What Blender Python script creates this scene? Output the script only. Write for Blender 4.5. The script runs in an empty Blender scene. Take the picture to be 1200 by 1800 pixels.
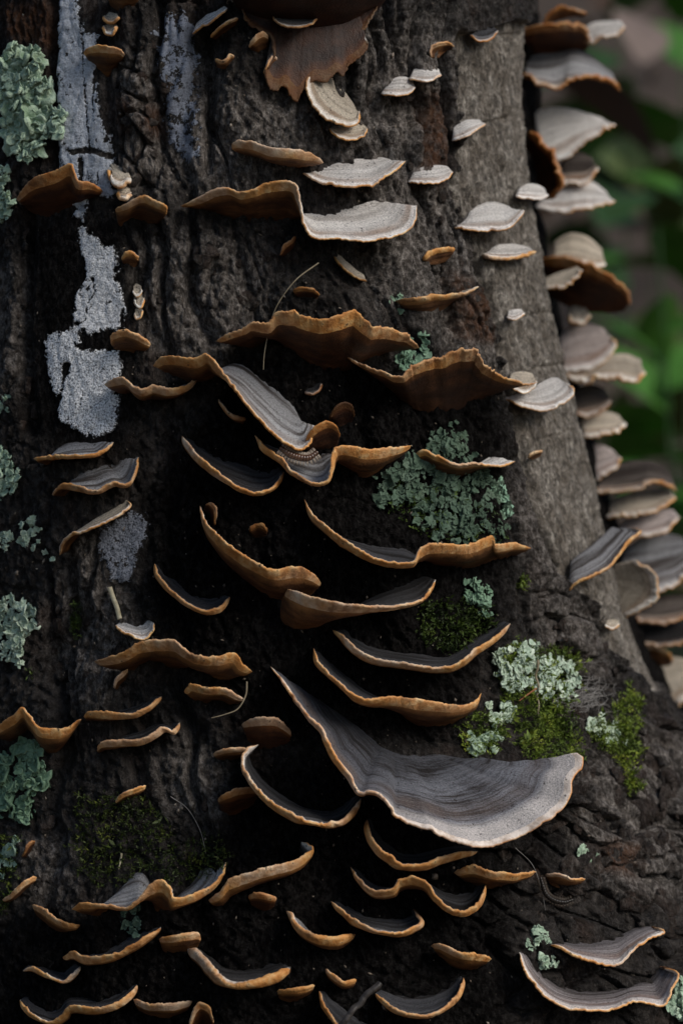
import bpy, math, random
import numpy as np
from mathutils import Vector

random.seed(7)
rng = np.random.default_rng(11)
SC = bpy.context.scene
COL = SC.collection
PXM = 0.0002                      # one photo pixel at the trunk's front face, in metres
D0 = 0.75                         # camera to the trunk's front face
K = PXM / D0

# ------------------------------------------------------------------ camera
cam = bpy.data.cameras.new('camera')
camo = bpy.data.objects.new('camera', cam)
COL.objects.link(camo)
camo.location = (0, -D0, 0)
camo.rotation_euler = (math.radians(90), 0, 0)
cam.sensor_fit = 'VERTICAL'
cam.sensor_height = 36.0
cam.lens = 36.0 / (1800 * K)
cam.clip_start = 0.02
cam.clip_end = 400
cam.dof.use_dof = True
cam.dof.focus_distance = 0.742
cam.dof.aperture_fstop = 9.5
SC.camera = camo

# ------------------------------------------------------------------ light
SUN_ELEV, SUN_AZ = 36.0, 56.0     # azimuth measured from the camera's side (-Y) towards +X
sd = Vector((math.cos(math.radians(SUN_ELEV)) * math.sin(math.radians(SUN_AZ)),
             -math.cos(math.radians(SUN_ELEV)) * math.cos(math.radians(SUN_AZ)),
             math.sin(math.radians(SUN_ELEV))))
sun = bpy.data.lights.new('sun', 'SUN')
sun.energy = 1.5
sun.angle = math.radians(30)
sun.color = (1.0, 0.95, 0.88)
suno = bpy.data.objects.new('sun', sun)
COL.objects.link(suno)
suno.location = sd * 3
suno.rotation_euler = (-sd).to_track_quat('-Z', 'Y').to_euler()
W = bpy.data.worlds.new('World')
SC.world = W
W.use_nodes = True
wn = W.node_tree
bg = wn.nodes['Background']
sky = wn.nodes.new('ShaderNodeTexSky')
sky.sky_type = 'NISHITA'
sky.sun_disc = False
sky.sun_elevation = math.radians(SUN_ELEV)
sky.sun_rotation = math.atan2(sd.x, sd.y)
wn.links.new(sky.outputs[0], bg.inputs[0])
bg.inputs[1].default_value = 0.05
SC.view_settings.view_transform = 'Standard'
SC.view_settings.look = 'None'
SC.view_settings.gamma = 1
SC.view_settings.exposure = 0.70
SC.cycles.use_denoising = True
SC.cycles.max_bounces = 5
SC.cycles.diffuse_bounces = 3
SC.cycles.caustics_reflective = False
SC.cycles.caustics_refractive = False

# ------------------------------------------------------------------ helpers
_perm = np.random.default_rng(3).permutation(256)
_perm = np.concatenate([_perm, _perm, _perm]).astype(np.int32)
_g = np.random.default_rng(5).normal(size=(256, 3))
_g /= np.linalg.norm(_g, axis=1)[:, None]
_g = _g.astype(np.float32)

def noise(x, y, z=0.0):
    x = np.asarray(x, np.float32); y = np.asarray(y, np.float32)
    z = np.broadcast_to(np.asarray(z, np.float32), x.shape)
    xi = np.floor(x); yi = np.floor(y); zi = np.floor(z)
    fx, fy, fz = x - xi, y - yi, z - zi
    xi = xi.astype(np.int32) & 255; yi = yi.astype(np.int32) & 255; zi = zi.astype(np.int32) & 255
    u = fx * fx * fx * (fx * (fx * 6 - 15) + 10)
    v = fy * fy * fy * (fy * (fy * 6 - 15) + 10)
    w = fz * fz * fz * (fz * (fz * 6 - 15) + 10)
    def c(i, j, k):
        g = _g[_perm[_perm[_perm[xi + i] + yi + j] + zi + k]]
        return g[..., 0] * (fx - i) + g[..., 1] * (fy - j) + g[..., 2] * (fz - k)
    def mix(a, b, t): return a + (b - a) * t
    x00 = mix(c(0, 0, 0), c(1, 0, 0), u); x10 = mix(c(0, 1, 0), c(1, 1, 0), u)
    y0 = mix(x00, x10, v)
    if np.any(fz):
        x01 = mix(c(0, 0, 1), c(1, 0, 1), u); x11 = mix(c(0, 1, 1), c(1, 1, 1), u)
        y0 = mix(y0, mix(x01, x11, v), w)
    return y0 * 1.6

def fbm(x, y, o=4, z=0.0, gain=0.5):
    r = 0; a = 1.0; f = 1.0
    for i in range(o):
        r = r + a * noise(x * f + 17.3 * i, y * f - 9.1 * i, z)
        a *= gain; f *= 2.03
    return r

def worley(x, y, seed=0):
    """nearest and second distance and a random number for the nearest cell"""
    xi = np.floor(x).astype(np.int32); yi = np.floor(y).astype(np.int32)
    f1 = np.full(x.shape, 9.0, np.float32); f2 = f1.copy(); cid = np.zeros(x.shape, np.float32)
    rr = np.random.default_rng(100 + seed).random((256, 3)).astype(np.float32)
    for i in (-1, 0, 1):
        for j in (-1, 0, 1):
            h = _perm[_perm[(xi + i) & 255] + ((yi + j) & 255)]
            px = xi + i + rr[h, 0]; py = yi + j + rr[h, 1]
            d = np.hypot(px - x, py - y).astype(np.float32)
            near = d < f1
            f2 = np.where(near, f1, np.minimum(f2, d))
            cid = np.where(near, rr[h, 2], cid)
            f1 = np.where(near, d, f1)
    return f1, f2, cid

def sstep(a, b, x):
    t = np.clip((x - a) / (b - a), 0, 1)
    return t * t * (3 - 2 * t)

def catmull(pts, n, t_out=None):
    """resample a polyline smoothly to n points; even in arc length, or at the given parameters"""
    p = np.array(pts, float)
    if len(p) == 2:
        p = np.array([p[0], (p[0] + p[1]) / 2, p[1]])
    q = np.vstack([2 * p[0] - p[1], p, 2 * p[-1] - p[-2]])
    out = []
    m = 24
    for i in range(1, len(q) - 2):
        p0, p1, p2, p3 = q[i - 1], q[i], q[i + 1], q[i + 2]
        t = np.linspace(0, 1, m, endpoint=False)[:, None]
        out.append(0.5 * ((2 * p1) + (-p0 + p2) * t + (2 * p0 - 5 * p1 + 4 * p2 - p3) * t ** 2 + (-p0 + 3 * p1 - 3 * p2 + p3) * t ** 3))
    out = np.vstack(out + [p[-1:]])
    if t_out is None:
        s = np.concatenate([[0], np.cumsum(np.linalg.norm(np.diff(out, axis=0), axis=1))])
        ts = np.linspace(0, s[-1], n)
        return np.stack([np.interp(ts, s, out[:, k]) for k in range(out.shape[1])], 1)
    s = np.linspace(0, 1, len(out))
    return np.stack([np.interp(t_out, s, out[:, k]) for k in range(out.shape[1])], 1)

def mesh_np(name, V, F, mat=None, smooth=True, attrs=None):
    V = np.ascontiguousarray(V, np.float32).reshape(-1, 3)
    F = np.ascontiguousarray(F, np.int32)
    n = F.shape[1]
    me = bpy.data.meshes.new(name)
    me.vertices.add(len(V)); me.vertices.foreach_set('co', V.ravel())
    me.loops.add(F.size); me.loops.foreach_set('vertex_index', F.ravel())
    me.polygons.add(len(F))
    me.polygons.foreach_set('loop_start', np.arange(0, F.size, n, dtype=np.int32))
    if smooth:
        me.polygons.foreach_set('use_smooth', np.ones(len(F), bool))
    me.update(calc_edges=True)
    for k, a in (attrs or {}).items():
        a = np.ascontiguousarray(a, np.float32)
        if a.ndim == 1:
            me.attributes.new(k, 'FLOAT', 'POINT').data.foreach_set('value', a)
        else:
            me.attributes.new(k, 'FLOAT_COLOR', 'POINT').data.foreach_set('color', a.ravel())
    if mat is not None:
        me.materials.append(mat)
    return me

def link(name, me, parent=None, label=None, cat=None, group=None, kind=None):
    o = bpy.data.objects.new(name, me)
    COL.objects.link(o)
    if parent is not None:
        o.parent = parent
        o.location = -Vector(parent.location) if me is not None else (0, 0, 0)
    if label: o['label'] = label
    if cat: o['category'] = cat
    if group: o['group'] = group
    if kind: o['kind'] = kind
    return o

def grid_faces(nu, nv):
    i = np.arange(nu - 1)[:, None]; j = np.arange(nv - 1)[None, :]
    a = i * nv + j
    return np.stack([a, a + nv, a + nv + 1, a + 1], -1).reshape(-1, 4)

# ------------------------------------------------------------------ materials
class N:
    def __init__(s, name):
        s.m = bpy.data.materials.new(name); s.m.use_nodes = True
        s.t = s.m.node_tree; s.b = s.t.nodes['Principled BSDF']
    def n(s, typ, **kw):
        x = s.t.nodes.new('ShaderNode' + typ)
        for k, v in kw.items():
            if k.startswith('i_'):
                key = k[2:]
                x.inputs[int(key) if key.isdigit() else key.replace('_', ' ')].default_value = v
            else: setattr(x, k, v)
        return x
    def l(s, a, b):
        s.t.links.new(a, b)
    def tex(s, vec, scale, detail=6, rough=0.6, dist=0.0):
        x = s.n('TexNoise'); x.inputs['Scale'].default_value = scale
        x.inputs['Detail'].default_value = detail; x.inputs['Roughness'].default_value = rough
        x.inputs['Distortion'].default_value = dist
        if vec is not None: s.l(vec, x.inputs['Vector'])
        return x.outputs['Fac']
    def ramp(s, fac, stops):
        x = s.n('ValToRGB'); e = x.color_ramp.elements
        while len(e) < len(stops): e.new(0.5)
        for k, (p, c) in enumerate(stops):
            e[k].position = p
            e[k].color = (c, c, c, 1) if not hasattr(c, '__len__') else (*c, 1)
        s.l(fac, x.inputs['Fac']); return x.outputs['Color']
    def mix(s, f, a, b, mode='MIX'):
        x = s.n('Mix', data_type='RGBA', blend_type=mode)
        for sock, v in ((x.inputs[0], f), (x.inputs[6], a), (x.inputs[7], b)):
            if hasattr(v, 'is_linked'): s.l(v, sock)
            elif hasattr(v, '__len__'): sock.default_value = (*v, 1)
            else: sock.default_value = v
        return x.outputs[2]
    def math(s, op, a, b=0.0, c=0.0):
        x = s.n('Math', operation=op)
        for k, v in enumerate((a, b, c)):
            if hasattr(v, 'is_linked'): s.l(v, x.inputs[k])
            else: x.inputs[k].default_value = v
        return x.outputs[0]
    def attr(s, name, typ='GEOMETRY'):
        return s.n('Attribute', attribute_name=name, attribute_type=typ)
    def comb(s, x, y, z=0.0):
        c = s.n('CombineXYZ')
        for k, v in enumerate((x, y, z)):
            if hasattr(v, 'is_linked'): s.l(v, c.inputs[k])
            else: c.inputs[k].default_value = v
        return c.outputs[0]
    def stretch(s, vec, sc):
        x = s.n('Mapping'); x.inputs['Scale'].default_value = sc
        s.l(vec, x.inputs['Vector']); return x.outputs[0]
    def bump(s, h, strength=0.5, dist=0.001, prev=None):
        x = s.n('Bump'); x.inputs['Strength'].default_value = strength; x.inputs['Distance'].default_value = dist
        s.l(h, x.inputs['Height'])
        if prev is not None: s.l(prev, x.inputs['Normal'])
        return x.outputs[0]
    def pos(s):
        return s.n('NewGeometry').outputs['Position']
    def done(s, col, rough=0.7, normal=None, spec=0.4):
        if hasattr(col, 'is_linked'): s.l(col, s.b.inputs['Base Color'])
        else: s.b.inputs['Base Color'].default_value = (*col, 1)
        if hasattr(rough, 'is_linked'): s.l(rough, s.b.inputs['Roughness'])
        else: s.b.inputs['Roughness'].default_value = rough
        if spec is not None: s.b.inputs['Specular IOR Level'].default_value = spec
        if normal is not None: s.l(normal, s.b.inputs['Normal'])
        return s.m

def mat_bark():
    k = N('bark'); p = k.pos()
    a = k.attr('zone')
    sep = k.n('SeparateColor'); k.l(a.outputs['Color'], sep.inputs[0])
    n1 = k.tex(p, 48, 8, 0.65); n2 = k.tex(k.stretch(p, (1, 1, 0.55)), 620, 7, 0.75, 0.3); n3 = k.tex(p, 1500, 3, 0.6)
    n4 = k.tex(p, 190, 6, 0.7)
    c = k.ramp(n4, [(0.32, (0.010, 0.0088, 0.008)), (0.5, (0.030, 0.0255, 0.0228)), (0.68, (0.082, 0.071, 0.064))])
    c = k.mix(k.ramp(n2, [(0.54, 0), (0.70, 0.8)]), c, (0.10, 0.083, 0.070))
    c = k.mix(k.ramp(n1, [(0.52, 0), (0.66, 0.55)]), c, k.ramp(n2, [(0.35, (0.012, 0.007, 0.005)), (0.65, (0.075, 0.040, 0.026))]))
    grey = k.ramp(n2, [(0.34, (0.030, 0.0255, 0.0225)), (0.50, (0.155, 0.134, 0.118)), (0.66, (0.46, 0.41, 0.37))])
    c = k.mix(k.math('MULTIPLY', sep.outputs[1], k.ramp(n4, [(0.38, 0.35), (0.55, 1.0)])), c, grey)
    red = k.ramp(n4, [(0.35, (0.030, 0.014, 0.008)), (0.65, (0.15, 0.062, 0.026))])
    c = k.mix(k.math('MULTIPLY', sep.outputs[2], 0.8), c, red)
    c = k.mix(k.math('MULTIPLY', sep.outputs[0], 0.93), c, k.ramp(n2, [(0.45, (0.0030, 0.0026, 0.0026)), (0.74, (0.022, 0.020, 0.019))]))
    h = k.math('ADD', k.math('MULTIPLY', n4, 1.6), k.math('ADD', n2, k.math('MULTIPLY', n3, 0.45)))
    nm = k.bump(h, 1.0, 0.0022)
    r = k.mix(sep.outputs[0], k.ramp(n2, [(0.40, 0.72), (0.66, 0.32)]), (0.8, 0.8, 0.8))
    k.l(k.math('MULTIPLY', k.ramp(n2, [(0.46, 0.10), (0.66, 0.6)]), k.math('SUBTRACT', 1.0, k.math('MULTIPLY', sep.outputs[0], 0.75))), k.b.inputs['Specular IOR Level'])
    return k.done(c, r, nm, None)

def mat_wood():
    k = N('bare_wood'); p = k.pos()
    m = k.n('Mapping'); m.inputs['Rotation'].default_value = (0, 0.35, 0); m.inputs['Scale'].default_value = (1, 1, 0.7); k.l(p, m.inputs['Vector'])
    f = k.tex(m.outputs[0], 420, 7, 0.72, 0.8); b = k.tex(p, 85, 7, 0.7); n3 = k.tex(p, 1500, 3, 0.6)
    c = k.ramp(f, [(0.33, (0.042, 0.036, 0.030)), (0.5, (0.19, 0.168, 0.142)), (0.67, (0.58, 0.53, 0.465))])
    c = k.mix(k.ramp(b, [(0.38, 0.0), (0.60, 0.85)]), c, k.ramp(f, [(0.35, (0.03, 0.024, 0.018)), (0.66, (0.19, 0.155, 0.12))]))
    nm = k.bump(k.math('ADD', f, k.math('MULTIPLY', n3, 0.4)), 1.0, 0.0018)
    return k.done(c, 0.68, nm, 0.35)

def mat_top(name='fungus_cap', shade_stain=0.92, soft=0.0, fine=0.12, shade_rng=(0.52, 0.88), pale=(0.83, 0.93), tan=(0.66, 0.74, 0.82, 0.88)):
    k = N(name); p = k.pos()
    v = k.attr('v').outputs['Fac']; u = k.attr('u').outputs['Fac']
    oi = k.n('ObjectInfo'); rnd = k.math('MULTIPLY', oi.outputs['Random'], 37.0)
    wob = k.math('MULTIPLY', k.math('SUBTRACT', k.tex(p, 160, 3), 0.5), 0.035)
    vv = k.math('ADD', v, wob)
    zn = k.tex(k.comb(k.math('MULTIPLY', vv, 9.0), k.math('MULTIPLY', u, 0.45), rnd), 1.0, 2.2, 0.5)
    zf = k.tex(k.comb(k.math('MULTIPLY', vv, 62.0), k.math('MULTIPLY', u, 1.1), rnd), 1.0, 2, 0.5)
    zs = k.math('ADD', k.math('MULTIPLY', zn, 1 - fine), k.math('MULTIPLY', zf, fine))
    c = k.ramp(zs, [(0.36, (0.12, 0.095, 0.08)), (0.43, (0.28, 0.255, 0.24)), (0.50, (0.48, 0.46, 0.45)), (0.60, (0.68, 0.665, 0.65))])
    if soft: c = k.mix(soft, c, (0.60, 0.58, 0.56))
    # bowl shade painted into the old inner part's colour, plus dark pigment
    c = k.mix(k.ramp(vv, [(shade_rng[0], shade_stain), (shade_rng[1], 0.0)]), c, k.mix(1.0, c, (0.10, 0.10, 0.11), 'MULTIPLY'))
    c = k.mix(1.0, c, oi.outputs['Color'], 'MULTIPLY')
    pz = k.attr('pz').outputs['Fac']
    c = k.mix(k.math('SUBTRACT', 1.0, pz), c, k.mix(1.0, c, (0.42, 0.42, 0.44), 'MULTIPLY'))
    # the outer growth zone is paler
    c = k.mix(k.math('MULTIPLY', pz, k.ramp(vv, [(pale[0], 0), (pale[1], 0.88)])), c, k.mix(0.3, (0.90, 0.82, 0.76), oi.outputs['Color'], 'MULTIPLY'))
    # a tan growth band inside the pale edge
    bd = k.math('MULTIPLY', k.ramp(vv, [(tan[0], 0), (tan[1], 1), (tan[2], 1), (tan[3], 0)]), k.ramp(k.tex(k.comb(k.math('MULTIPLY', u, 1.2), rnd, 0.0), 1.0, 2), [(0.35, 0.15), (0.6, 0.75)]))
    c = k.mix(bd, c, k.mix(1.0, (0.30, 0.215, 0.165), oi.outputs['Color'], 'MULTIPLY'))
    gr = k.tex(p, 1900, 3, 0.7)
    c = k.mix(0.55, c, k.mix(1.0, c, k.ramp(gr, [(0.34, 0.35), (0.62, 1.5)]), 'MULTIPLY'))
    sp = k.tex(p, 900, 2, 0.5)
    c = k.mix(k.ramp(sp, [(0.66, 0), (0.71, 0.85)]), c, (0.03, 0.022, 0.018))
    fib = k.tex(k.comb(k.math('MULTIPLY', v, 5.0), k.math('MULTIPLY', u, 170.0), rnd), 1.0, 4, 0.6)
    h = k.math('ADD', k.math('MULTIPLY', zs, 0.5), k.math('ADD', k.math('MULTIPLY', fib, 0.5), k.math('MULTIPLY', gr, 0.8)))
    nm = k.bump(h, 0.8, 0.0013)
    k.b.inputs['Sheen Weight'].default_value = 0.03
    k.b.inputs['Sheen Roughness'].default_value = 0.5
    return k.done(c, 0.85, nm, 0.2)

def mat_under():
    k = N('fungus_pore_surface'); p = k.pos()
    v = k.attr('v').outputs['Fac']; u = k.attr('u').outputs['Fac']
    oi = k.n('ObjectInfo'); rnd = k.math('MULTIPLY', oi.outputs['Random'], 37.0)
    n = k.tex(p, 130, 5, 0.6); zn = k.tex(k.comb(k.math('MULTIPLY', v, 7.0), k.math('MULTIPLY', u, 1.5), rnd), 1.0, 3)
    f = k.math('ADD', k.math('MULTIPLY', n, 0.5), k.math('MULTIPLY', zn, 0.5))
    c = k.ramp(f, [(0.36, (0.050, 0.019, 0.008)), (0.5, (0.105, 0.042, 0.015)), (0.64, (0.20, 0.086, 0.031))])
    c = k.mix(k.ramp(k.math('ADD', v, k.math('MULTIPLY', k.math('SUBTRACT', n, 0.5), 0.35)), [(0.70, 0), (1.0, 0.95)]), c, (0.52, 0.235, 0.075))
    c = k.mix(1.0, c, oi.outputs['Color'], 'MULTIPLY')
    pore = k.tex(p, 1700, 2, 0.5)
    nm = k.bump(k.math('ADD', k.math('MULTIPLY', pore, 0.35), n), 0.55, 0.0012)
    return k.done(c, 0.62, nm, 0.35)

def mat_margin():
    k = N('fungus_margin'); p = k.pos()
    m = k.attr('m').outputs['Fac']; oi = k.n('ObjectInfo')
    n = k.tex(p, 260, 5, 0.65)
    big = k.tex(p, 45, 3, 0.6)
    top = k.ramp(n, [(0.35, (0.50, 0.41, 0.33)), (0.6, (0.84, 0.77, 0.69))])
    bot = k.ramp(n, [(0.33, (0.48, 0.185, 0.045)), (0.5, (0.68, 0.32, 0.10)), (0.68, (0.82, 0.54, 0.25))])
    pal = k.ramp(n, [(0.33, (0.42, 0.27, 0.17)), (0.6, (0.78, 0.62, 0.48))])
    bot = k.mix(k.math('MULTIPLY', k.ramp(big, [(0.45, 0), (0.62, 1)]), k.ramp(oi.outputs['Random'], [(0.1, 0.15), (0.9, 0.85)])), bot, pal)
    c = k.mix(k.ramp(m, [(0.14, 0), (0.34, 1)]), top, bot)
    c = k.mix(k.ramp(k.tex(p, 110, 4), [(0.60, 0), (0.70, 0.7)]), c, (0.16, 0.07, 0.03))
    c = k.mix(1.0, c, oi.outputs['Color'], 'MULTIPLY')
    sp = k.tex(p, 520, 2, 0.5)
    c = k.mix(k.ramp(sp, [(0.69, 0), (0.74, 0.8)]), c, (0.04, 0.02, 0.012))
    nm = k.bump(k.math('ADD', n, k.math('MULTIPLY', k.tex(p, 1500, 2), 0.4)), 0.6, 0.0010)
    return k.done(c, 0.68, nm, 0.3)

def mat_crust():
    k = N('white_crust'); p = k.pos(); oi = k.n('ObjectInfo'); cov = k.attr('cov').outputs['Fac']
    f = k.tex(p, 1500, 3, 0.7); b = k.tex(p, 90, 6, 0.65); g = k.tex(p, 520, 5, 0.7)
    c = k.ramp(f, [(0.36, (0.10, 0.105, 0.11)), (0.47, (0.50, 0.51, 0.52)), (0.57, (0.85, 0.85, 0.84))])
    c = k.mix(oi.outputs['Alpha'], k.ramp(g, [(0.35, (0.34, 0.345, 0.35)), (0.6, (0.66, 0.66, 0.66))]), c)
    c = k.mix(k.ramp(b, [(0.54, 0), (0.74, 0.7)]), c, (0.12, 0.12, 0.13))
    c = k.mix(1.0, c, oi.outputs['Color'], 'MULTIPLY')
    # the crust thins to scattered grains towards its edge
    d = k.math('ADD', cov, k.math('MULTIPLY', k.math('SUBTRACT', k.math('ADD', k.math('MULTIPLY', f, 0.5), k.math('MULTIPLY', g, 0.5)), 0.5), 3.2))
    c = k.mix(k.ramp(d, [(0.40, 1), (0.66, 0)]), c, (0.022, 0.020, 0.019))
    return k.done(c, 0.85, k.bump(k.math('ADD', f, g), 0.8, 0.0012), 0.2)

def mat_lichen():
    k = N('lichen'); p = k.pos(); oi = k.n('ObjectInfo'); a = k.attr('tip').outputs['Fac']
    n = k.tex(p, 240, 5, 0.6)
    c = k.ramp(n, [(0.35, (0.17, 0.25, 0.18)), (0.52, (0.36, 0.47, 0.36)), (0.68, (0.58, 0.66, 0.54))])
    c = k.mix(k.ramp(k.tex(p, 42, 4, 0.6), [(0.45, 0), (0.62, 0.6)]), c, k.mix(1.0, c, (0.62, 0.66, 0.48), 'MULTIPLY'))
    c = k.mix(k.math('MULTIPLY', a, 0.45), c, (0.66, 0.75, 0.63))
    c = k.mix(1.0, c, oi.outputs['Color'], 'MULTIPLY')
    return k.done(c, 0.85, k.bump(k.tex(p, 1300, 3), 0.7, 0.0007), 0.2)

def mat_moss():
    k = N('moss'); p = k.pos(); oi = k.n('ObjectInfo')
    n = k.tex(p, 150, 4, 0.6)
    c = k.ramp(n, [(0.35, (0.028, 0.048, 0.008)), (0.55, (0.085, 0.13, 0.016)), (0.7, (0.20, 0.24, 0.035))])
    c = k.mix(1.0, c, oi.outputs['Color'], 'MULTIPLY')
    return k.done(c, 0.6, None, 0.35)

def mat_plain(name, stops, scale=200, rough=0.6, bump=0.0, spec=0.35):
    k = N(name); p = k.pos(); n = k.tex(p, scale, 5, 0.6)
    return k.done(k.ramp(n, stops), rough, k.bump(n, bump, 0.001) if bump else None, spec)

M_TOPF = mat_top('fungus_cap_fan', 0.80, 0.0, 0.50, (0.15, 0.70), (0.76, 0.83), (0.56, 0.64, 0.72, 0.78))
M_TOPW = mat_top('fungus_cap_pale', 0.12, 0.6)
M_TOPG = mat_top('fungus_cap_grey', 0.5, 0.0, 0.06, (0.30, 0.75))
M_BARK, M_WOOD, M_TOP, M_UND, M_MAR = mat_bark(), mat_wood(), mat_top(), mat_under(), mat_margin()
M_CRUST, M_LICH, M_MOSS = mat_crust(), mat_lichen(), mat_moss()

# ------------------------------------------------------------------ the trunk's body
SIL_R = np.array([(-400, 945), (0, 932), (150, 925), (330, 938), (450, 960), (560, 985), (680, 1008), (880, 1058), (1050, 1095),
                  (1150, 1122), (1230, 1160), (1300, 1205), (1400, 1290), (1600, 1430), (1900, 1600), (2600, 1800)], float)
SIL_L = np.array([(-400, -140), (0, -150), (600, -170), (1200, -230), (1800, -330), (2600, -480)], float)
FRONT = np.array([(-400, 0.762), (0, 0.756), (700, 0.750), (1200, 0.745), (1500, 0.735), (1800, 0.722), (2600, 0.69)], float)

_zt = np.linspace(-0.7, 2.2, 2901)
_pe = np.clip(900 - _zt / (0.86 * K), -400, 2600)
def _tab(a, w=25):
    y = np.interp(_pe, a[:, 0], a[:, 1]); ker = np.hanning(2 * w + 3)[1:-1]; ker /= ker.sum()
    return np.convolve(np.pad(y, w, 'edge'), ker, 'same')[w:-w]
_tR = np.arctan((_tab(SIL_R) - 600) * K); _tL = np.arctan((_tab(SIL_L) - 600) * K); _f = _tab(FRONT)
_h = (_tR - _tL) / 2; _m = (_tR + _tL) / 2
_dist = _f / (1 - np.sin(_h))
_CX, _CD, _RR = _dist * np.sin(_m), _dist * np.cos(_m), _dist * np.sin(_h)

def body(z):
    return np.interp(z, _zt, _CX), np.interp(z, _zt, _CD), np.interp(z, _zt, _RR)

def depth(px, py):
    """depth along the camera axis of the smooth trunk at a photo pixel (tangent depth beyond its outline)"""
    a = (np.asarray(px, float) - 600) * K; b = (900 - np.asarray(py, float)) * K
    d = np.full(np.broadcast(a, b).shape, 0.76)
    for _ in range(6):
        cx, cd, r = body(d * b)
        A = 1 + a * a; B = a * cx + cd; C = cx * cx + cd * cd - r * r
        disc = B * B - A * C
        d = (B - np.sqrt(np.maximum(disc, 0))) / A
    return d

def P(px, py, d):
    px = np.asarray(px, float); py = np.asarray(py, float)
    return np.stack([(px - 600) * K * d, d - D0 + 0 * px, (900 - py) * K * d], -1)

def to_px(X):
    d = X[..., 1] + D0
    return 600 + X[..., 0] / d / K, 900 - X[..., 2] / d / K

# soft region masks drawn over the visible face
MS, MX0, MY0, MW, MH = 2.0, -120, -120, 720, 1020
_yy, _xx = np.mgrid[0:MH, 0:MW]
_gx = MX0 + _xx * MS; _gy = MY0 + _yy * MS
def blur(m, r):
    k = np.hanning(2 * r + 3)[1:-1]; k /= k.sum()
    m = np.apply_along_axis(lambda a: np.convolve(np.pad(a, r, 'edge'), k, 'valid'), 0, m)
    return np.apply_along_axis(lambda a: np.convolve(np.pad(a, r, 'edge'), k, 'valid'), 1, m)
def poly_mask(polys, r=4):
    m = np.zeros((MH, MW))
    for pl in polys:
        pl = np.array(pl, float); ins = np.zeros((MH, MW), bool)
        x1, y1 = pl[-1]
        for x2, y2 in pl:
            cr = ((y1 > _gy) != (y2 > _gy))
            if y1 != y2:
                ins ^= cr & (_gx < (x2 - x1) * (_gy - y1) / (y2 - y1) + x1)
            x1, y1 = x2, y2
        m = np.maximum(m, ins)
    return blur(m, r)
def line_mask(lines, r=2):
    m = np.zeros((MH, MW))
    for ln, w, dep in lines:
        q = catmull(ln, 40)
        for (xa, ya), (xb, yb) in zip(q[:-1], q[1:]):
            x0, x1 = min(xa, xb) - 3 * w, max(xa, xb) + 3 * w; y0, y1 = min(ya, yb) - 3 * w, max(ya, yb) + 3 * w
            i0, i1 = int(max(0, (y0 - MY0) / MS)), int(min(MH, (y1 - MY0) / MS + 1))
            j0, j1 = int(max(0, (x0 - MX0) / MS)), int(min(MW, (x1 - MX0) / MS + 1))
            if i1 <= i0 or j1 <= j0: continue
            X, Y = _gx[i0:i1, j0:j1], _gy[i0:i1, j0:j1]
            L = max((xb - xa) ** 2 + (yb - ya) ** 2, 1e-6)
            t = np.clip(((X - xa) * (xb - xa) + (Y - ya) * (yb - ya)) / L, 0, 1)
            dd = np.hypot(X - xa - t * (xb - xa), Y - ya - t * (yb - ya))
            m[i0:i1, j0:j1] = np.maximum(m[i0:i1, j0:j1], dep * np.exp(-(dd / w) ** 2))
    return m
def sample(m, px, py):
    fx = np.clip((px - MX0) / MS, 0, MW - 1.001); fy = np.clip((py - MY0) / MS, 0, MH - 1.001)
    i = fy.astype(int); j = fx.astype(int); a = fx - j; b = fy - i
    return (m[i, j] * (1 - a) + m[i, j + 1] * a) * (1 - b) + (m[i + 1, j] * (1 - a) + m[i + 1, j + 1] * a) * b

STRIP = [[(805, 55), (820, 250), (800, 330), (825, 400), (860, 470), (885, 560), (893, 640), (905, 740), (915, 800), (935, 880),
          (955, 960), (985, 1010), (1030, 1050), (1060, 1100), (1090, 1150), (1125, 1210), (1400, 1220), (1400, -120), (1000, -120), (930, 30), (880, 45)]]
GREY = [[(400, 170), (560, 180), (560, 250), (400, 330)], [(300, 100), (400, 120), (400, 330), (320, 330)], [(230, 420), (480, 420), (480, 540), (380, 620), (250, 600)], [(100, 960), (180, 960), (160, 1050)], [(640, 250), (800, 300), (850, 470), (890, 640), (820, 630), (720, 560), (640, 420)], [(630, 40), (790, 40), (800, 260), (640, 240)], [(200, 100), (290, 110), (310, 340), (205, 330)], [(900, 800), (950, 900), (990, 1010), (930, 1020), (890, 900)], [(1080, 1280), (1200, 1300), (1200, 1600), (1080, 1560), (1000, 1440)],
        [(90, 1030), (230, 1020), (240, 1200), (160, 1250), (80, 1160)], [(930, 1020), (1050, 1080), (1080, 1200), (960, 1150)],
        [(0, 450), (40, 460), (45, 680), (-100, 680), (-100, 450)], [(270, 420), (380, 420), (380, 640), (260, 560)],
        [(300, 1290), (400, 1330), (390, 1460), (290, 1420)], [(20, 1480), (140, 1480), (130, 1580), (60, 1570)],
        [(560, 180), (640, 220), (650, 280), (570, 280)], [(700, 440), (760, 470), (740, 560), (640, 540)]]
RED = [[(258, 185), (286, 185), (288, 240), (255, 238)], [(60, 0), (95, 0), (95, 90), (0, 60), (0, 0)], [(205, 170), (230, 170), (226, 235), (208, 230)],
       [(745, 160), (785, 160), (790, 330), (745, 320)], [(780, 480), (870, 520), (880, 600), (800, 590)], [(1060, 1480), (1130, 1490), (1120, 1540), (1050, 1520)]]
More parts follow.
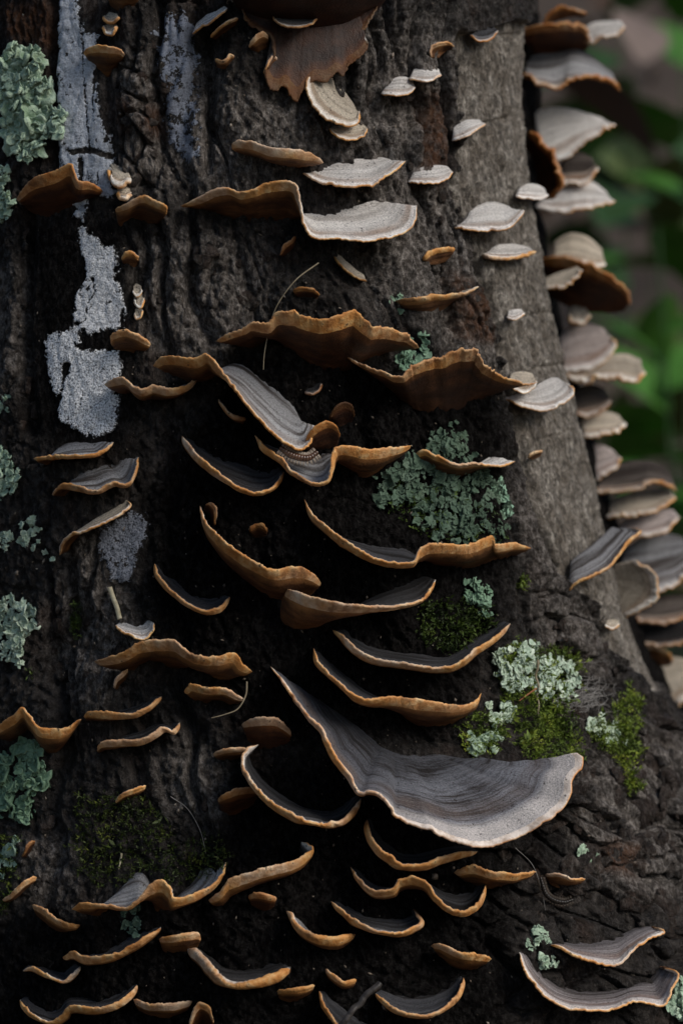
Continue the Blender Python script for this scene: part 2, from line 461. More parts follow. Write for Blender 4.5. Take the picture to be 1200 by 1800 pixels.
DARK = [[(40, 380), (150, 380), (140, 560), (90, 600), (80, 780), (40, 760)], [(60, 380), (240, 380), (240, 800), (70, 800)],
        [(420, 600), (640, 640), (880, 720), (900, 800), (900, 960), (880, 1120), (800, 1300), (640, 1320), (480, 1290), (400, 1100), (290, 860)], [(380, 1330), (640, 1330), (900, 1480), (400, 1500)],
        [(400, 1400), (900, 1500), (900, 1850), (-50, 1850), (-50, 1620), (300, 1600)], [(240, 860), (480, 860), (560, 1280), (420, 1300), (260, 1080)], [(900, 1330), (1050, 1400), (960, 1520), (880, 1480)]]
CRACKS = [([(800, 60), (808, 180), (796, 300), (815, 390)], 6, 5.0), ([(845, 455), (880, 560), (890, 640), (902, 720)], 8, 7.0),
          ([(905, 740), (925, 820), (940, 880), (960, 950), (985, 1000)], 9, 9.0), ([(1045, 1080), (1075, 1120), (1105, 1180)], 5, 3.5),
          ([(850, 218), (880, 212), (905, 202)], 2.6, 1.6), ([(870, 62), (900, 60), (925, 60)], 3, 1.6), ([(905, 440), (930, 430), (950, 420)], 2.4, 1.2),
          ([(920, 560), (950, 552), (980, 548)], 2.4, 1.2), ([(925, 658), (960, 645), (1000, 640)], 2.6, 1.3), ([(955, 772), (985, 765), (1015, 755)], 2.4, 1.1),
          ([(745, 175), (752, 230), (742, 290)], 6, 4.5), ([(97, 0), (94, 120), (98, 290)], 7, 4.0), ([(50, 380), (46, 560), (55, 760)], 10, 5.0),
          ([(180, 60), (195, 200), (205, 330)], 8, 3.0), ([(280, 240), (300, 290), (322, 330)], 4, 3.0), ([(285, 10), (330, 5), (360, 8)], 3, 2.0),
          ([(368, 60), (372, 200), (366, 300)], 8, 4.0), ([(120, 1060), (118, 1130), (122, 1200)], 6, 4.0), ([(640, 60), (650, 170)], 5, 3.0)]
CRUST_CR = [([(147, 60), (150, 150), (155, 220), (160, 262)], 1.8, 1.0), ([(170, 120), (165, 170), (168, 200)], 1.6, 1.0), ([(130, 268), (160, 265), (190, 275)], 5, 1.6),
            ([(143, 280), (143, 320)], 4, 1.4), ([(165, 490), (168, 515), (155, 535), (152, 560), (140, 572)], 1.7, 1.0), ([(216, 545), (214, 580)], 1.6, 1.0),
            ([(120, 640), (112, 690), (100, 720)], 3, 1.0), ([(105, 130), (122, 170)], 2, .6)]
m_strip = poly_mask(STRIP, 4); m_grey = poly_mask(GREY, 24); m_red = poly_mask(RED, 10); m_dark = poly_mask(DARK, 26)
m_crk = line_mask(CRACKS); m_ccr = line_mask(CRUST_CR)

def trunk():
    fine = np.arange(-0.235, 0.225, 0.0005)
    zz = np.concatenate([np.linspace(-0.46, -0.24, 45)[:-1], fine, np.linspace(0.2255, 0.30, 40), np.linspace(0.31, 1.9, 60)])
    ph = np.concatenate([np.linspace(-180, -64, 60)[:-1], np.radians(0) + np.linspace(-64, 98, 760), np.linspace(98, 180, 45)[1:]])
    ph = np.radians(ph)
    Z, PH = np.meshgrid(zz, ph, indexing='ij')
    cx, cd, r = body(Z)
    s = PH * 0.135
    # directions: phi = 0 faces the camera
    nx, ny = np.sin(PH), -np.cos(PH)
    X0 = np.stack([cx + r * nx, cd + r * ny - D0, Z], -1)
    px, py = to_px(X0)
    back = (np.abs(PH) > 1.75)
    px = np.where(back, -1000, px)
    wn1 = noise(s * 40, Z * 40); wn2 = noise(s * 40 + 50, Z * 40 + 20)
    st = sample(m_strip, px + 20 * wn1 + 9 * noise(s * 130, Z * 60) + 5 * noise(s * 300, Z * 160), py + 20 * wn2)
    st = np.where(px > -500, st, 0)
    sharp = sstep(0.35, 0.65, st)
    # bark relief
    sw, zw = s + 0.006 * wn1, Z + 0.010 * wn2
    fiss = 1 - np.abs(noise(sw * 34, zw * 8.5, 0.37))
    g1 = sstep(0.80, 0.99, fiss)
    f1, f2, cid = worley(sw * 62, zw * 34)
    g2 = 1 - sstep(0.02, 0.16, f2 - f1)
    f1b, f2b, cidb = worley(sw * 190 + 3, zw * 120 + 7, 2)
    g3 = 1 - sstep(0.03, 0.22, f2b - f1b)
    big = noise(s * 14 + 3, Z * 9)
    mid = fbm(s * 90, Z * 60, 4)
    rough_amt = 0.55 + 0.45 * sstep(-0.3, 0.3, noise(s * 20 + 40, Z * 20))
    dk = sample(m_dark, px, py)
    crumb = 1 - np.abs(fbm(s * 210, Z * 130, 4))
    bark = (0.0035 * big + 0.0022 + 0.0013 * mid * rough_amt - 0.0030 * g1 - 0.0010 * g2 * rough_amt + 0.0016 * (cid - .5)
            - 0.0006 * g3 * rough_amt + 0.0012 * (cidb - .5) * rough_amt - 0.0006 * crumb * rough_amt + 0.0011 * fbm(s * 480, Z * 300, 3))
    ch = sample(poly_mask([[(840, 1330), (1010, 1380), (1120, 1250), (1320, 1280), (1320, 1900), (900, 1900), (840, 1600)], [(930, 1010), (1080, 1090), (1130, 1230), (1000, 1200)], [(200, 90), (290, 90), (310, 330), (205, 330)]], 20), px, py)
    h1, h2, hid = worley(sw * 75 + 11, zw * 95 + 5, 9)
    bark = bark + ch * (0.0075 * (hid - 0.55) - 0.0035 * (1 - sstep(0.02, 0.2, h2 - h1)) + 0.002 * (noise(s * 150, Z * 150) * hid))
    sm = sample(blur(m_dark * 0 + poly_mask([[(40, 380), (240, 380), (240, 800), (60, 800)], [(95, -50), (215, -50), (215, 360), (95, 360)], [(280, 20), (360, 20), (360, 300), (280, 280)], [(170, 890), (265, 890), (265, 1030), (170, 1030)], [(480, 1170), (560, 1200), (720, 1310), (960, 1320), (1010, 1310), (1000, 1375), (640, 1380)]], 12), 2), px, py)
    bark = bark * (1 - 0.75 * sm) + 0.0004 * sm
    wood = (-0.0022 + 0.0022 * big + 0.0018 * fbm(s * 60, Z * 30, 5) - 0.0012 * sstep(0.80, 1.0, 1 - np.abs(noise(s * 120 + 4, Z * 26))) + 0.0010 * fbm(s * 520, Z * 130, 4) + 0.00025 * noise(s * 900, Z * 700))
    up = sample(poly_mask([[(560, -100), (800, -100), (880, 600), (900, 700), (700, 600), (600, 420)], [(200, -80), (420, -80), (400, 420), (480, 620), (240, 620)], [(60, 980), (260, 1000), (420, 1280), (380, 1500), (60, 1280)]], 30), px, py)
    vr = 1 - np.abs(noise(sw * 75 + 9, zw * 11, 0.61)); vr2 = 1 - np.abs(noise(sw * 190 + 9, zw * 34, 0.3))
    bark = bark + up * (0.0016 - 0.0058 * sstep(0.74, 0.99, vr) - 0.0014 * sstep(0.6, 1.0, vr2))
    disp = bark * (1 - sharp) + wood * sharp - 0.001 * sample(m_crk, px + 3 * wn1 + 2.5 * noise(s * 300, Z * 300), py + 3 * wn2) * (1 - 0.1 * sharp)
    # plates lift along the edge of the peeled strip
    edge = np.exp(-((st - 0.42) / 0.2) ** 2) * (1 - sharp)
    disp = disp + 0.0016 * edge * (0.6 + noise(s * 120, Z * 60))
    rr = r + disp
    X = np.stack([cx + rr * nx, cd + rr * ny - D0, Z], -1)
    nz, nph = len(zz), len(ph)
    F = grid_faces(nz, nph)
    i = np.arange(nz - 1)          # close the seam at the back
    seam = np.stack([i * nph + nph - 1, (i + 1) * nph + nph - 1, (i + 1) * nph, i * nph], -1)
    F = np.vstack([F, seam])[:, ::-1]
    grey = sample(m_grey, px + 14 * wn1, py + 14 * wn2) * (px > -500)
    red = sample(m_red, px + 10 * wn1, py + 10 * wn2) * (px > -500)
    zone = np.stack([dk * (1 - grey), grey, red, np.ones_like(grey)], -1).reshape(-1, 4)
    V = X.reshape(-1, 3)
    isw = sharp.reshape(-1)[F].mean(1) > 0.5
    root = bpy.data.objects.new('tree_trunk', None); COL.objects.link(root)
    root.location = (float(body(np.array(-0.45))[0]), float(body(np.array(-0.45))[1]) - D0, -0.45)
    root['label'] = 'dark weathered dead tree trunk covered in shelf fungi, filling the picture'
    root['category'] = 'tree trunk'
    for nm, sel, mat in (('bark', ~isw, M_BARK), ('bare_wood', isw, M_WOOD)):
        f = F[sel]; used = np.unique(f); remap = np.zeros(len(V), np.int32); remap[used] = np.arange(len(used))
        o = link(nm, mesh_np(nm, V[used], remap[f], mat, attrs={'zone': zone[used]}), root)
    root.children[0]['label'] = 'rough dark flaking bark'
    root.children[1]['label'] = 'smooth grey brown strip of bare wood along the trunk edge'
    return root, X, px, py, sharp
TRUNK, TX, TPX, TPY, TSH = trunk()
def tn(arr):                       # outward normals of the front grid
    du = np.gradient(arr, axis=1); dv = np.gradient(arr, axis=0)
    n = np.cross(du, dv); n /= np.linalg.norm(n, axis=-1, keepdims=True) + 1e-12
    return n

# real surface lookup (photo pixel -> depth of the bark's true relief)
_SB = 3.0
_SW, _SH = int(1500 / _SB), int(2100 / _SB)
_dm = np.full((_SH, _SW), 9.0)
_ok = (TPX > -150) & (TPX < 1340) & (TPY > -150) & (TPY < 1940)
_ix = ((TPX[_ok] + 150) / _SB).astype(int); _iy = ((TPY[_ok] + 150) / _SB).astype(int)
np.minimum.at(_dm, (_iy, _ix), TX[_ok][:, 1] + D0)
def surf_d(px, py):
    px = np.asarray(px, float); py = np.asarray(py, float)
    i = np.clip(((py + 150) / _SB).astype(int), 0, _SH - 1); j = np.clip(((px + 150) / _SB).astype(int), 0, _SW - 1)
    d = _dm[i, j]
    return np.where(d < 5, d, depth(px, py))
def surf(px, py):
    return P(px, py, surf_d(px, py))
def body_n(px, py):
    X = P(px, py, depth(px, py)); cx, cd, r = body(X[..., 2])
    n = np.stack([X[..., 0] - cx, X[..., 1] + D0 - cd, 0 * cx + 0.12 * r], -1)
    return n / np.linalg.norm(n, axis=-1, keepdims=True)

# ------------------------------------------------------------------ rear lobe of the trunk, seen in the gap beside the bare wood
REAR = np.array([(-400, 960), (0, 944), (350, 952), (550, 985), (700, 1018), (850, 1068), (1000, 1112), (1150, 1165), (1300, 1250), (1500, 1400), (2300, 1700)], float)
REAR_D = 1.0
def rear():
    zz = np.concatenate([np.linspace(-0.46, -0.22, 30)[:-1], np.linspace(-0.22, 0.26, 420), np.linspace(0.27, 1.85, 40)])
    ph = np.linspace(-math.pi, math.pi, 240)
    Z, PH = np.meshgrid(zz, ph, indexing='ij')
    pe = 900 - Z / (REAR_D * K)
    xs = (np.interp(pe, REAR[:, 0], REAR[:, 1]) - 600) * K * REAR_D
    r = 0.075 + 0.004 * noise(Z * 26, Z * 0 + 2) + 0.003 * noise(Z * 70, Z * 0 + 4)
    s = PH * 0.075
    f1, f2, cid = worley(s * 70 + 31, Z * 36 + 5, 4)
    rr = r + 0.0015 * fbm(s * 80, Z * 50, 4) + 0.002 * (cid - .5) - 0.002 * (1 - sstep(0.02, 0.15, f2 - f1)) + 0.002 * noise(s * 20, Z * 10)
    X = np.stack([xs - r + rr * np.sin(PH), REAR_D - D0 + 0.012 - rr * np.cos(PH), Z], -1)
    n = X.shape[0] * X.shape[1]
    link('rear_lobe', mesh_np('rear_lobe', X.reshape(-1, 3), grid_faces(len(zz), len(ph)), M_BARK, attrs={'zone': np.tile([1.0, 0, 0.0, 1], (n, 1))}), TRUNK)
rear()

# ------------------------------------------------------------------ bracket fungi
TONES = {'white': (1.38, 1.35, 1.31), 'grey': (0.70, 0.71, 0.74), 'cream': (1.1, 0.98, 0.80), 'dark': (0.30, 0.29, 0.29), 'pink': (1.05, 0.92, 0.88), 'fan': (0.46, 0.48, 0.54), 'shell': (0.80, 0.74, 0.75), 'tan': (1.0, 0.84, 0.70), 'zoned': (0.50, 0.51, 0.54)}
UNDERS = {'orange': (1.0, 1.0, 1.0), 'pale': (1.35, 1.45, 1.6), 'brown': (0.50, 0.40, 0.33), 'rust': (0.46, 0.40, 0.36), 'sheet': (0.24, 0.17, 0.13), 'gold': (1.0, 1.0, 0.9)}
GROUP = 'bracket fungi growing on the trunk'
NBR = 0

def bracket(label, rim, att=None, p=None, th=5.0, tone='grey', und='orange', back=None, flip=False, jag=1.0, parent=None, dome=0.05, mtint=None, name='bracket_fungus', hug=0.0, cup=None, ends=(0.1, 0.1), pz=(1, 1), sag=0.0):
    global NBR
    NBR += 1
    rs = np.random.default_rng(NBR * 13 + 1)
    rim = np.array(rim, float)
    length = np.linalg.norm(np.diff(rim, axis=0), axis=1).sum()
    chord = np.ptp(rim[:, 0]) + 0.4 * np.ptp(rim[:, 1])
    nu = int(np.clip(length / 2.6, 20, 170))
    R2 = catmull(rim, nu)
    u = np.linspace(0, 1, nu)
    arc = u * length
    # small unevenness along the growing edge
    tq = np.gradient(R2, axis=0); tq /= np.linalg.norm(tq, axis=1, keepdims=True) + 1e-9
    nq = np.stack([-tq[:, 1], tq[:, 0]], 1)
    off = NBR * 7.7
    jn = 1.7 * noise(arc / 26 + off, 0 * arc) + 1.1 * noise(arc / 10 + off, 0 * arc + 3.3) + 1.5 * noise(arc / 6.0 + off + 2.2 * noise(arc / 34 + off, 0 * arc + 2.2), 0 * arc + 8.1) * (0.5 + 0.9 * np.clip(noise(arc / 45 + off, 0 * arc + 9.9) + 0.4, 0, 1.2))
    jn = jn - 7.0 * np.clip(noise(arc / 17 + off * 1.3, 0 * arc + 6.4) - 0.38, 0, 1) + 0.5 * rs.normal(0, 0.6, nu)
    edge_fade = np.minimum(1, np.minimum(u, 1 - u) / 0.05)
    jagged = nq * (jn * jag * edge_fade * min(1.0, max(0.75, chord / 90)))[:, None]
    if att is None:
        att = 14
    if not hasattr(att, '__len__'):      # one number: the attachment runs that far below the chord
        ca, cb = rim[0], rim[-1]
        t = np.linspace(0.08, 0.92, 5)[:, None]
        base = ca + (cb - ca) * t
        base[:, 1] += att * np.sin(np.pi * t[:, 0]) ** 0.5
        att = base
    att = np.array(att, float)
    A2 = catmull(att, nu, np.linspace(0, 1, nu) if len(att) == len(rim) else None)
    if tone in ('white', 'cream', 'pink', 'grey') and chord > 110 and back is None and not hug and not flip:
        am = A2.mean(0)                  # a narrow base makes the growth zones run round it
        A2[:, 0] = am[0] + (A2[:, 0] - am[0]) * 0.72
    if hug:                              # the cap is seen nearly edge-on: its attachment follows the rim closely
        mid = R2.mean(0)
        A2 = A2 * (1 - hug) + hug * ((R2 - mid) * [0.94, 0.96] + mid - [0, 7])
    if p is None:
        p = np.clip(0.40 * chord, 12, 120)
    pm = p * PXM
    if chord < 95: th = min(th, 4.0) if th < 7 else th * 0.7
    prof = np.clip(np.sin(np.pi * np.clip(u, 0, 1)), 0, 1) ** 0.5
    base_p = ends[0] + (ends[1] - ends[0]) * u
    prof = base_p + (1 - base_p) * prof
    if back is None:
        dA = depth(np.clip(A2[:, 0], -400, 4000), A2[:, 1])
        near = np.min([surf_d(A2[:, 0] + ox, A2[:, 1] + oy) for ox, oy in ((0, 0), (6, 0), (-6, 0), (0, 7), (0, -7), (10, 5), (-10, -5), (-10, 5), (10, -5))], 0)
        near = np.minimum(near, dA + 0.002)
        w_ = max(3, nu // 6)
        for _ in range(2):
            near = np.convolve(np.pad(near, w_, 'edge'), np.ones(2 * w_ + 1) / (2 * w_ + 1), 'valid')
        sA = near - 0.0008
    else:
        sA = np.full(nu, back)
        dA = sA
    dA = np.convolve(np.pad(dA, 5, 'edge'), np.ones(11) / 11, 'valid')
    # the wave of the edge also moves in depth
    wv = 1 + 0.10 * noise(arc / 60 + off, 0 * arc + 1.7)
    R3 = P(R2[:, 0], R2[:, 1], np.minimum(dA, sA + 0.001) - pm * prof * wv)
    J3 = P(R2[:, 0] + jagged[:, 0], R2[:, 1] + jagged[:, 1], np.minimum(dA, sA + 0.001) - pm * prof * wv) - R3
    A3 = P(A2[:, 0], A2[:, 1], sA + 0.0035)
    vs = np.concatenate([np.linspace(0, 0.92, 15), [0.955, 0.98, 1.0]])
    nv = len(vs)
    S = A3[:, None] + (R3 - A3)[:, None] * vs[None, :, None]
    S = S + J3[:, None] * (vs ** 7)[None, :, None]
    side = 1.0
    lift = np.sin(np.pi * vs ** 0.85)[None, :] * dome * pm * prof[:, None]
    # radial folds and growth ridges
    fold = noise(np.repeat(arc[:, None] / 34 + off, nv, 1), np.repeat(vs[None] * 1.3, nu, 0)) * (vs * (1.15 - vs))[None, :] * 0.045 * pm
    ridge = noise(vs[None, :] * 7 + 0 * arc[:, None] + off, arc[:, None] / 120 + 0 * vs[None, :]) * 0.00035
    if cup is None:
        cup = min(14.0, 0.065 * chord) * (0.35 if tone in ('white', 'cream', 'pink') else 1.0)
    S = S.copy()
    cup = np.interp(u, np.linspace(0, 1, len(cup)), cup) if hasattr(cup, '__len__') else cup
    cq = (vs ** 2 * (1 - vs) * 6.75)[None, :] * (cup * PXM * np.clip(prof * 1.2, 0, 1))[:, None]
    ow = (R3 - A3)[:, [0, 2]]; ow = ow / (np.linalg.norm(ow, axis=1, keepdims=True) + 1e-9)
    cdir = ow * np.clip(1.25 - 2.0 * ow[:, 1:], 0, 1) + np.array([0, -0.6])
    cdir = np.stack([np.convolve(np.pad(cdir[:, k], 6, 'edge'), np.ones(13) / 13, 'valid') for k in (0, 1)], 1)
    cdir /= np.linalg.norm(cdir, axis=1, keepdims=True) + 1e-9
    S[..., 0] += cq * cdir[:, :1]
    S[..., 2] += cq * cdir[:, 1:]
    S[..., 2] += lift * 0.9 + fold + ridge
    S[..., 1] -= lift * 0.2
    S[..., 2] += ((1 - vs) ** 5)[None, :] * min(3.0, 0.02 * chord) * PXM * np.clip(prof, 0, 1)[:, None]
    if sag:                              # the far edge dips where it leaves the bark
        S[..., 2] -= sag * PXM * sstep(0.74, 1.0, u)[:, None] * (np.sin(np.pi * vs) * (1 + 0.5 * noise(vs * 6 + 1.3, vs * 0 + 0.4)))[None, :]
    du = np.gradient(S, axis=0); dv = np.gradient(S, axis=1)
    n = np.cross(dv, du)
    ln = np.linalg.norm(n, axis=-1, keepdims=True); n = n / (ln + 1e-12)
    if (n[..., 2]).mean() < 0:
        n = -n; side = -1.0
    for _ in range(3):                   # soften the normals
        n[1:-1] = (n[:-2] + n[1:-1] * 2 + n[2:]) / 4
    n /= np.linalg.norm(n, axis=-1, keepdims=True) + 1e-12
    if flip:
        n = -n
    tap = np.clip(np.minimum(u, 1 - u) / 0.05, 0.04, 1) ** 0.6
    t = th * PXM * (1.0 + 0.8 * (1 - vs) ** 2)[None, :, None] * tap[:, None, None] * (1 + 0.18 * noise(arc / 18 + off, 0 * arc + 5))[:, None, None]
    top = S + n * t * 0.5
    bot = S - n * t * 0.5
    e = dv[:, -1] / (np.linalg.norm(dv[:, -1], axis=-1, keepdims=True) + 1e-12)
    arcs = []
    for a in np.radians([55, 25, 0, -25, -55]):
        arcs.append(S[:, -1] + e * (t[:, -1] * 0.62 * math.cos(a)) + n[:, -1] * (t[:, -1] * 0.5 * math.sin(a)))
    kt, kb = nv - 3, nv - 5              # where the margin begins on the upper and lower face
    # thin rows can fold over: the margin part has its own strip
    mg = np.concatenate([top[:, kt:], np.stack(arcs, 1), bot[:, kb:][:, ::-1]], 1)
    nm = mg.shape[1]
    mval = np.concatenate([np.linspace(0.0, 0.12, nv - kt), np.linspace(0.18, 0.62, 5), np.linspace(0.7, 1.0, nv - kb)])
    if parent is None:
        root = bpy.data.objects.new(name, None); COL.objects.link(root)
        root.location = Vector(A3.mean(0))
        root['label'] = label; root['category'] = 'fungus'; root['group'] = GROUP
    else:
        root = parent
    U = np.repeat((arc / 100.0)[:, None], nv, 1)
    VV = np.repeat(vs[None], nu, 0)
    tint, ut = TONES[tone], UNDERS[und]
    jit = 1 + rs.uniform(-0.14, 0.12)
    sl = slice(0, kt + 1)
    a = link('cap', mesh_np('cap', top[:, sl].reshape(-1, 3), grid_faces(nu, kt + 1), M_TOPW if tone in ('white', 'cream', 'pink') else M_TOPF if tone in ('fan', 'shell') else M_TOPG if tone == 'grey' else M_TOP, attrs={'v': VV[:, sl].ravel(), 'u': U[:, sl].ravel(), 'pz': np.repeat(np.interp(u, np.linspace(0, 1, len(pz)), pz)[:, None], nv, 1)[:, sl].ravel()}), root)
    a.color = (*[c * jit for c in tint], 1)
    sl = slice(0, kb + 1)
    b = link('pore_surface', mesh_np('pore_surface', bot[:, sl].reshape(-1, 3), grid_faces(nu, kb + 1)[:, ::-1], M_UND, attrs={'v': VV[:, sl].ravel(), 'u': U[:, sl].ravel()}), root)
    b.color = (*[c * jit for c in ut], 1)
    c = link('margin', mesh_np('margin', mg.reshape(-1, 3), grid_faces(nu, nm), M_MAR, attrs={'m': np.repeat(mval[None], nu, 0).ravel()}), root)
    mt = mtint or {'white': (1.05, 1.12, 1.2), 'cream': (1.05, 1.1, 1.12), 'pink': (1.0, 1.05, 1.1)}.get(tone, {'pale': (1.05, 1.1, 1.15), 'brown': (0.7, 0.62, 0.55)}.get(und, (0.95, 0.95, 0.95)))
    c.color = (*[x * jit for x in mt], 1)
    return root

B = bracket
# ---- upper part of the trunk
B('orange bracket cut by the top edge above the white crust stripe', [(186, -14), (200, -24), (225, -26), (248, -12)], [(194, 6), (210, 18), (226, 18), (242, 4)], p=30, und='gold')
B('small orange cup bracket overlapping the top of the white crust stripe', [(148, 95), (158, 85), (185, 82), (210, 87), (220, 98)], [(163, 112), (178, 130), (192, 134), (208, 112)], p=34, und='gold')
B('cream nub under the top edge, upper of a stacked pair', [(181, 30), (188, 39), (200, 40), (210, 30)], [(184, 28), (195, 25), (207, 28)], p=12, th=8, tone='cream', und='pale')
B('cream nub under the top edge, lower of a stacked pair', [(181, 46), (186, 58), (199, 60), (208, 48)], [(184, 46), (195, 42), (205, 46)], p=14, th=9, tone='cream', und='pale')
B('ragged white bracket tilted beside the brown hanging sheet', [(338, 60), (356, 47), (374, 37), (400, 14)], [(345, 46), (362, 32), (380, 22), (396, 12)], p=30, tone='white', und='pale')
B('small yellowish bracket just below the ragged white one', [(370, 66), (386, 49), (402, 38), (419, 33)], [(376, 68), (390, 60), (408, 48), (416, 40)], p=24, tone='cream', und='gold')
B('tiny cream bracket on dark bark below the ragged white one', [(378, 104), (392, 107), (404, 97), (412, 98)], [(382, 116), (395, 119), (404, 112), (410, 104)], p=18, und='pale')
B('curled orange bracket at the shoulder of the brown hanging sheet', [(437, 82), (448, 64), (462, 57), (472, 66)], [(446, 90), (456, 97), (464, 94), (470, 84)], p=28, und='gold')
B('tiny pale bracket on the torn edge of the brown hanging sheet', [(463, 128), (470, 112), (480, 100), (487, 104)], [(466, 132), (474, 130), (482, 118), (487, 110)], p=20, und='pale', th=5)
B('broad dark brown shelf overhanging from above the top edge', [(392, -30), (440, -52), (540, -62), (620, -52), (692, -24)], [(420, 20), (465, 46), (540, 60), (610, 50), (664, 18)], p=150, und='sheet', tone='dark', mtint=(.3, .26, .22))
B('brown torn fungus sheet hanging below the dark overhanging shelf', [(424, 10), (436, 40), (462, 56), (478, 70), (482, 100), (466, 128), (474, 152), (486, 158), (500, 150), (510, 166), (522, 176), (533, 160), (548, 142), (572, 140), (592, 126), (602, 132), (613, 112), (624, 106), (640, 90), (645, 78), (634, 58), (650, 36), (664, 8)],
  [(436, 2), (470, -4), (500, -6), (530, -8), (560, -8), (590, -6), (620, -4), (652, 0)], p=26, flip=True, tone='dark', und='sheet', th=5, dome=0.6, jag=1.6, name='fungus_sheet', mtint=(.2, .16, .13))
B('thin dark bracket with cream rim on the brown hanging sheet', [(477, 28), (492, 41), (520, 48), (545, 43), (559, 32)], [(484, 26), (505, 22), (530, 22), (553, 28)], p=58, tone='dark', und='brown', mtint=(0.6, 0.55, 0.45))
B('white oval bracket tipped towards the camera under the brown sheet', [(550, 130), (541, 142), (541, 160), (552, 185), (568, 203), (590, 215), (613, 221), (630, 212), (632, 196)], [(556, 131), (566, 136), (577, 144), (588, 152), (598, 161), (608, 170), (618, 180), (626, 188), (630, 194)], p=52, tone='cream', und='pale', th=6)
B('small cream disc tucked under the white oval bracket', [(579, 226), (590, 238), (615, 247), (636, 241), (646, 227)], [(588, 223), (604, 217), (624, 216), (640, 220)], p=34, tone='cream', und='pale')
B('pale orange strip bracket showing its underside above the white one', [(408, 262), (413, 251), (440, 250), (475, 262), (520, 266), (550, 275), (568, 286)], [(420, 274), (450, 278), (490, 290), (530, 294), (556, 292)], p=52, und='pale', tone='grey')
B('white topped bracket with folded end beside the pale orange strip', [(530, 303), (545, 312), (570, 322), (610, 327), (650, 326), (668, 316), (690, 302), (712, 283)], [(560, 296), (600, 287), (650, 284), (696, 281)], p=62, tone='white', und='pale')
B('small white wedge bracket past the folded white bracket', [(716, 320), (735, 321), (760, 322), (782, 316), (796, 303)], [(726, 304), (745, 297), (768, 294), (788, 296)], p=40, tone='white', und='pale', th=5)
B('small grey wedge bracket, lower of a pair under the top edge', [(669, 164), (690, 166), (714, 165), (730, 153)], [(684, 146), (700, 139), (714, 140), (725, 146)], p=34, tone='white', und='pale', th=5)
B('small grey wedge bracket, upper of a pair under the top edge', [(718, 138), (735, 142), (755, 143), (776, 133)], [(725, 128), (742, 122), (758, 121), (771, 126)], p=32, tone='white', und='pale', th=5)
B('tiny orange curl above the pair of grey wedge brackets', [(757, 102), (757, 86), (768, 76), (785, 74), (798, 81)], [(768, 103), (772, 97), (780, 91), (790, 86)], p=22, und='gold')
B('dim brownish bracket at the top of the bare wood', [(825, 62), (840, 72), (858, 70), (875, 54)], [(833, 56), (845, 52), (858, 50), (870, 51)], p=26, tone='zoned', und='brown')
B('white tilted bracket beside the short crack in the bare wood', [(794, 247), (812, 241), (835, 229), (853, 218)], [(796, 230), (808, 220), (824, 214), (844, 214)], p=34, tone='white', und='pale', th=5)
B('long wavy bracket, orange arch one end and white bowl the other', [(318, 362), (345, 352), (375, 335), (400, 331), (425, 340), (470, 325), (505, 320), (520, 330), (528, 360), (535, 395), (550, 415), (590, 419), (640, 424), (680, 418), (710, 408), (728, 388), (732, 362)],
  [(332, 374), (350, 380), (378, 388), (402, 390), (425, 388), (455, 390), (485, 392), (505, 390), (530, 384), (556, 380), (575, 377), (600, 375), (640, 372), (668, 367), (690, 361), (706, 358), (720, 355)], p=78, tone='white', und='orange')
B('brown bracket overlapping the white stripe below the mint lichen', [(30, 350), (60, 315), (100, 302), (126, 290), (136, 318), (160, 322), (181, 335)], [(45, 362), (65, 375), (88, 382), (106, 376), (130, 364), (150, 354), (170, 346)], p=60, und='brown', tone='dark')
B('orange lobed bracket between the white stripe and long wavy bracket', [(203, 368), (225, 358), (250, 345), (272, 352), (292, 364), (290, 376)], [(210, 402), (222, 392), (240, 386), (262, 394), (276, 392), (284, 384)], p=44, und='orange')
B('cream bean-shaped nub beside the white stripe', [(191, 296), (196, 316), (212, 326), (231, 316)], [(194, 292), (206, 296), (216, 306), (228, 308)], p=18, th=15, tone='cream', und='pale')
B('small round cream nub above the orange lobed bracket', [(207, 338), (212, 347), (222, 349), (230, 340)], [(210, 334), (218, 330), (228, 335)], p=15, th=12, tone='cream', und='pale')
B('tiny cream bracket below the orange lobed bracket', [(215, 455), (220, 446), (232, 444), (244, 454)], [(219, 464), (228, 468), (236, 466), (241, 460)], p=18, und='pale', th=9)
B('narrow cream nub at the top of a short vertical row', [(234, 512), (238, 520), (246, 519), (250, 510)], [(236, 506), (241, 501), (248, 506)], p=10, th=6, tone='cream', und='pale')
B('narrow cream nub in the middle of a short vertical row', [(235, 528), (242, 539), (250, 538), (254, 526)], [(238, 522), (244, 519), (252, 522)], p=16, th=7, tone='cream', und='pale')
B('narrow cream nub at the bottom of a short vertical row', [(236, 552), (240, 560), (247, 557), (252, 546)], [(239, 545), (245, 541), (250, 543)], p=9, th=6, tone='cream', und='gold')
B('round orange button bracket on the edge of the white crust', [(196, 604), (199, 588), (222, 582), (245, 591), (265, 607)], [(206, 614), (218, 620), (238, 621), (254, 616)], p=34, und='gold', th=8)
B('low wavy orange bracket over the foot of the white crust', [(184, 676), (200, 668), (218, 665), (235, 681), (250, 686), (270, 679), (295, 684), (325, 680), (347, 669)], [(196, 692), (216, 694), (232, 684), (250, 700), (275, 703), (300, 700), (322, 690), (338, 678)], p=54, und='orange', tone='grey')
B('large twisted bracket, orange lip and grey trough running down to the millipede', [(270, 642), (283, 630), (310, 628), (340, 633), (362, 623), (380, 641), (402, 668), (430, 706), (455, 736), (480, 762), (505, 780), (525, 789), (543, 780), (553, 748)],
  [(284, 668), (300, 672), (325, 672), (350, 668), (372, 658), (400, 646), (428, 650), (455, 662), (480, 676), (505, 690), (528, 702), (542, 714), (548, 726), (551, 738)], p=100, tone='grey', und='orange', mtint=(0.9, 0.85, 0.75))
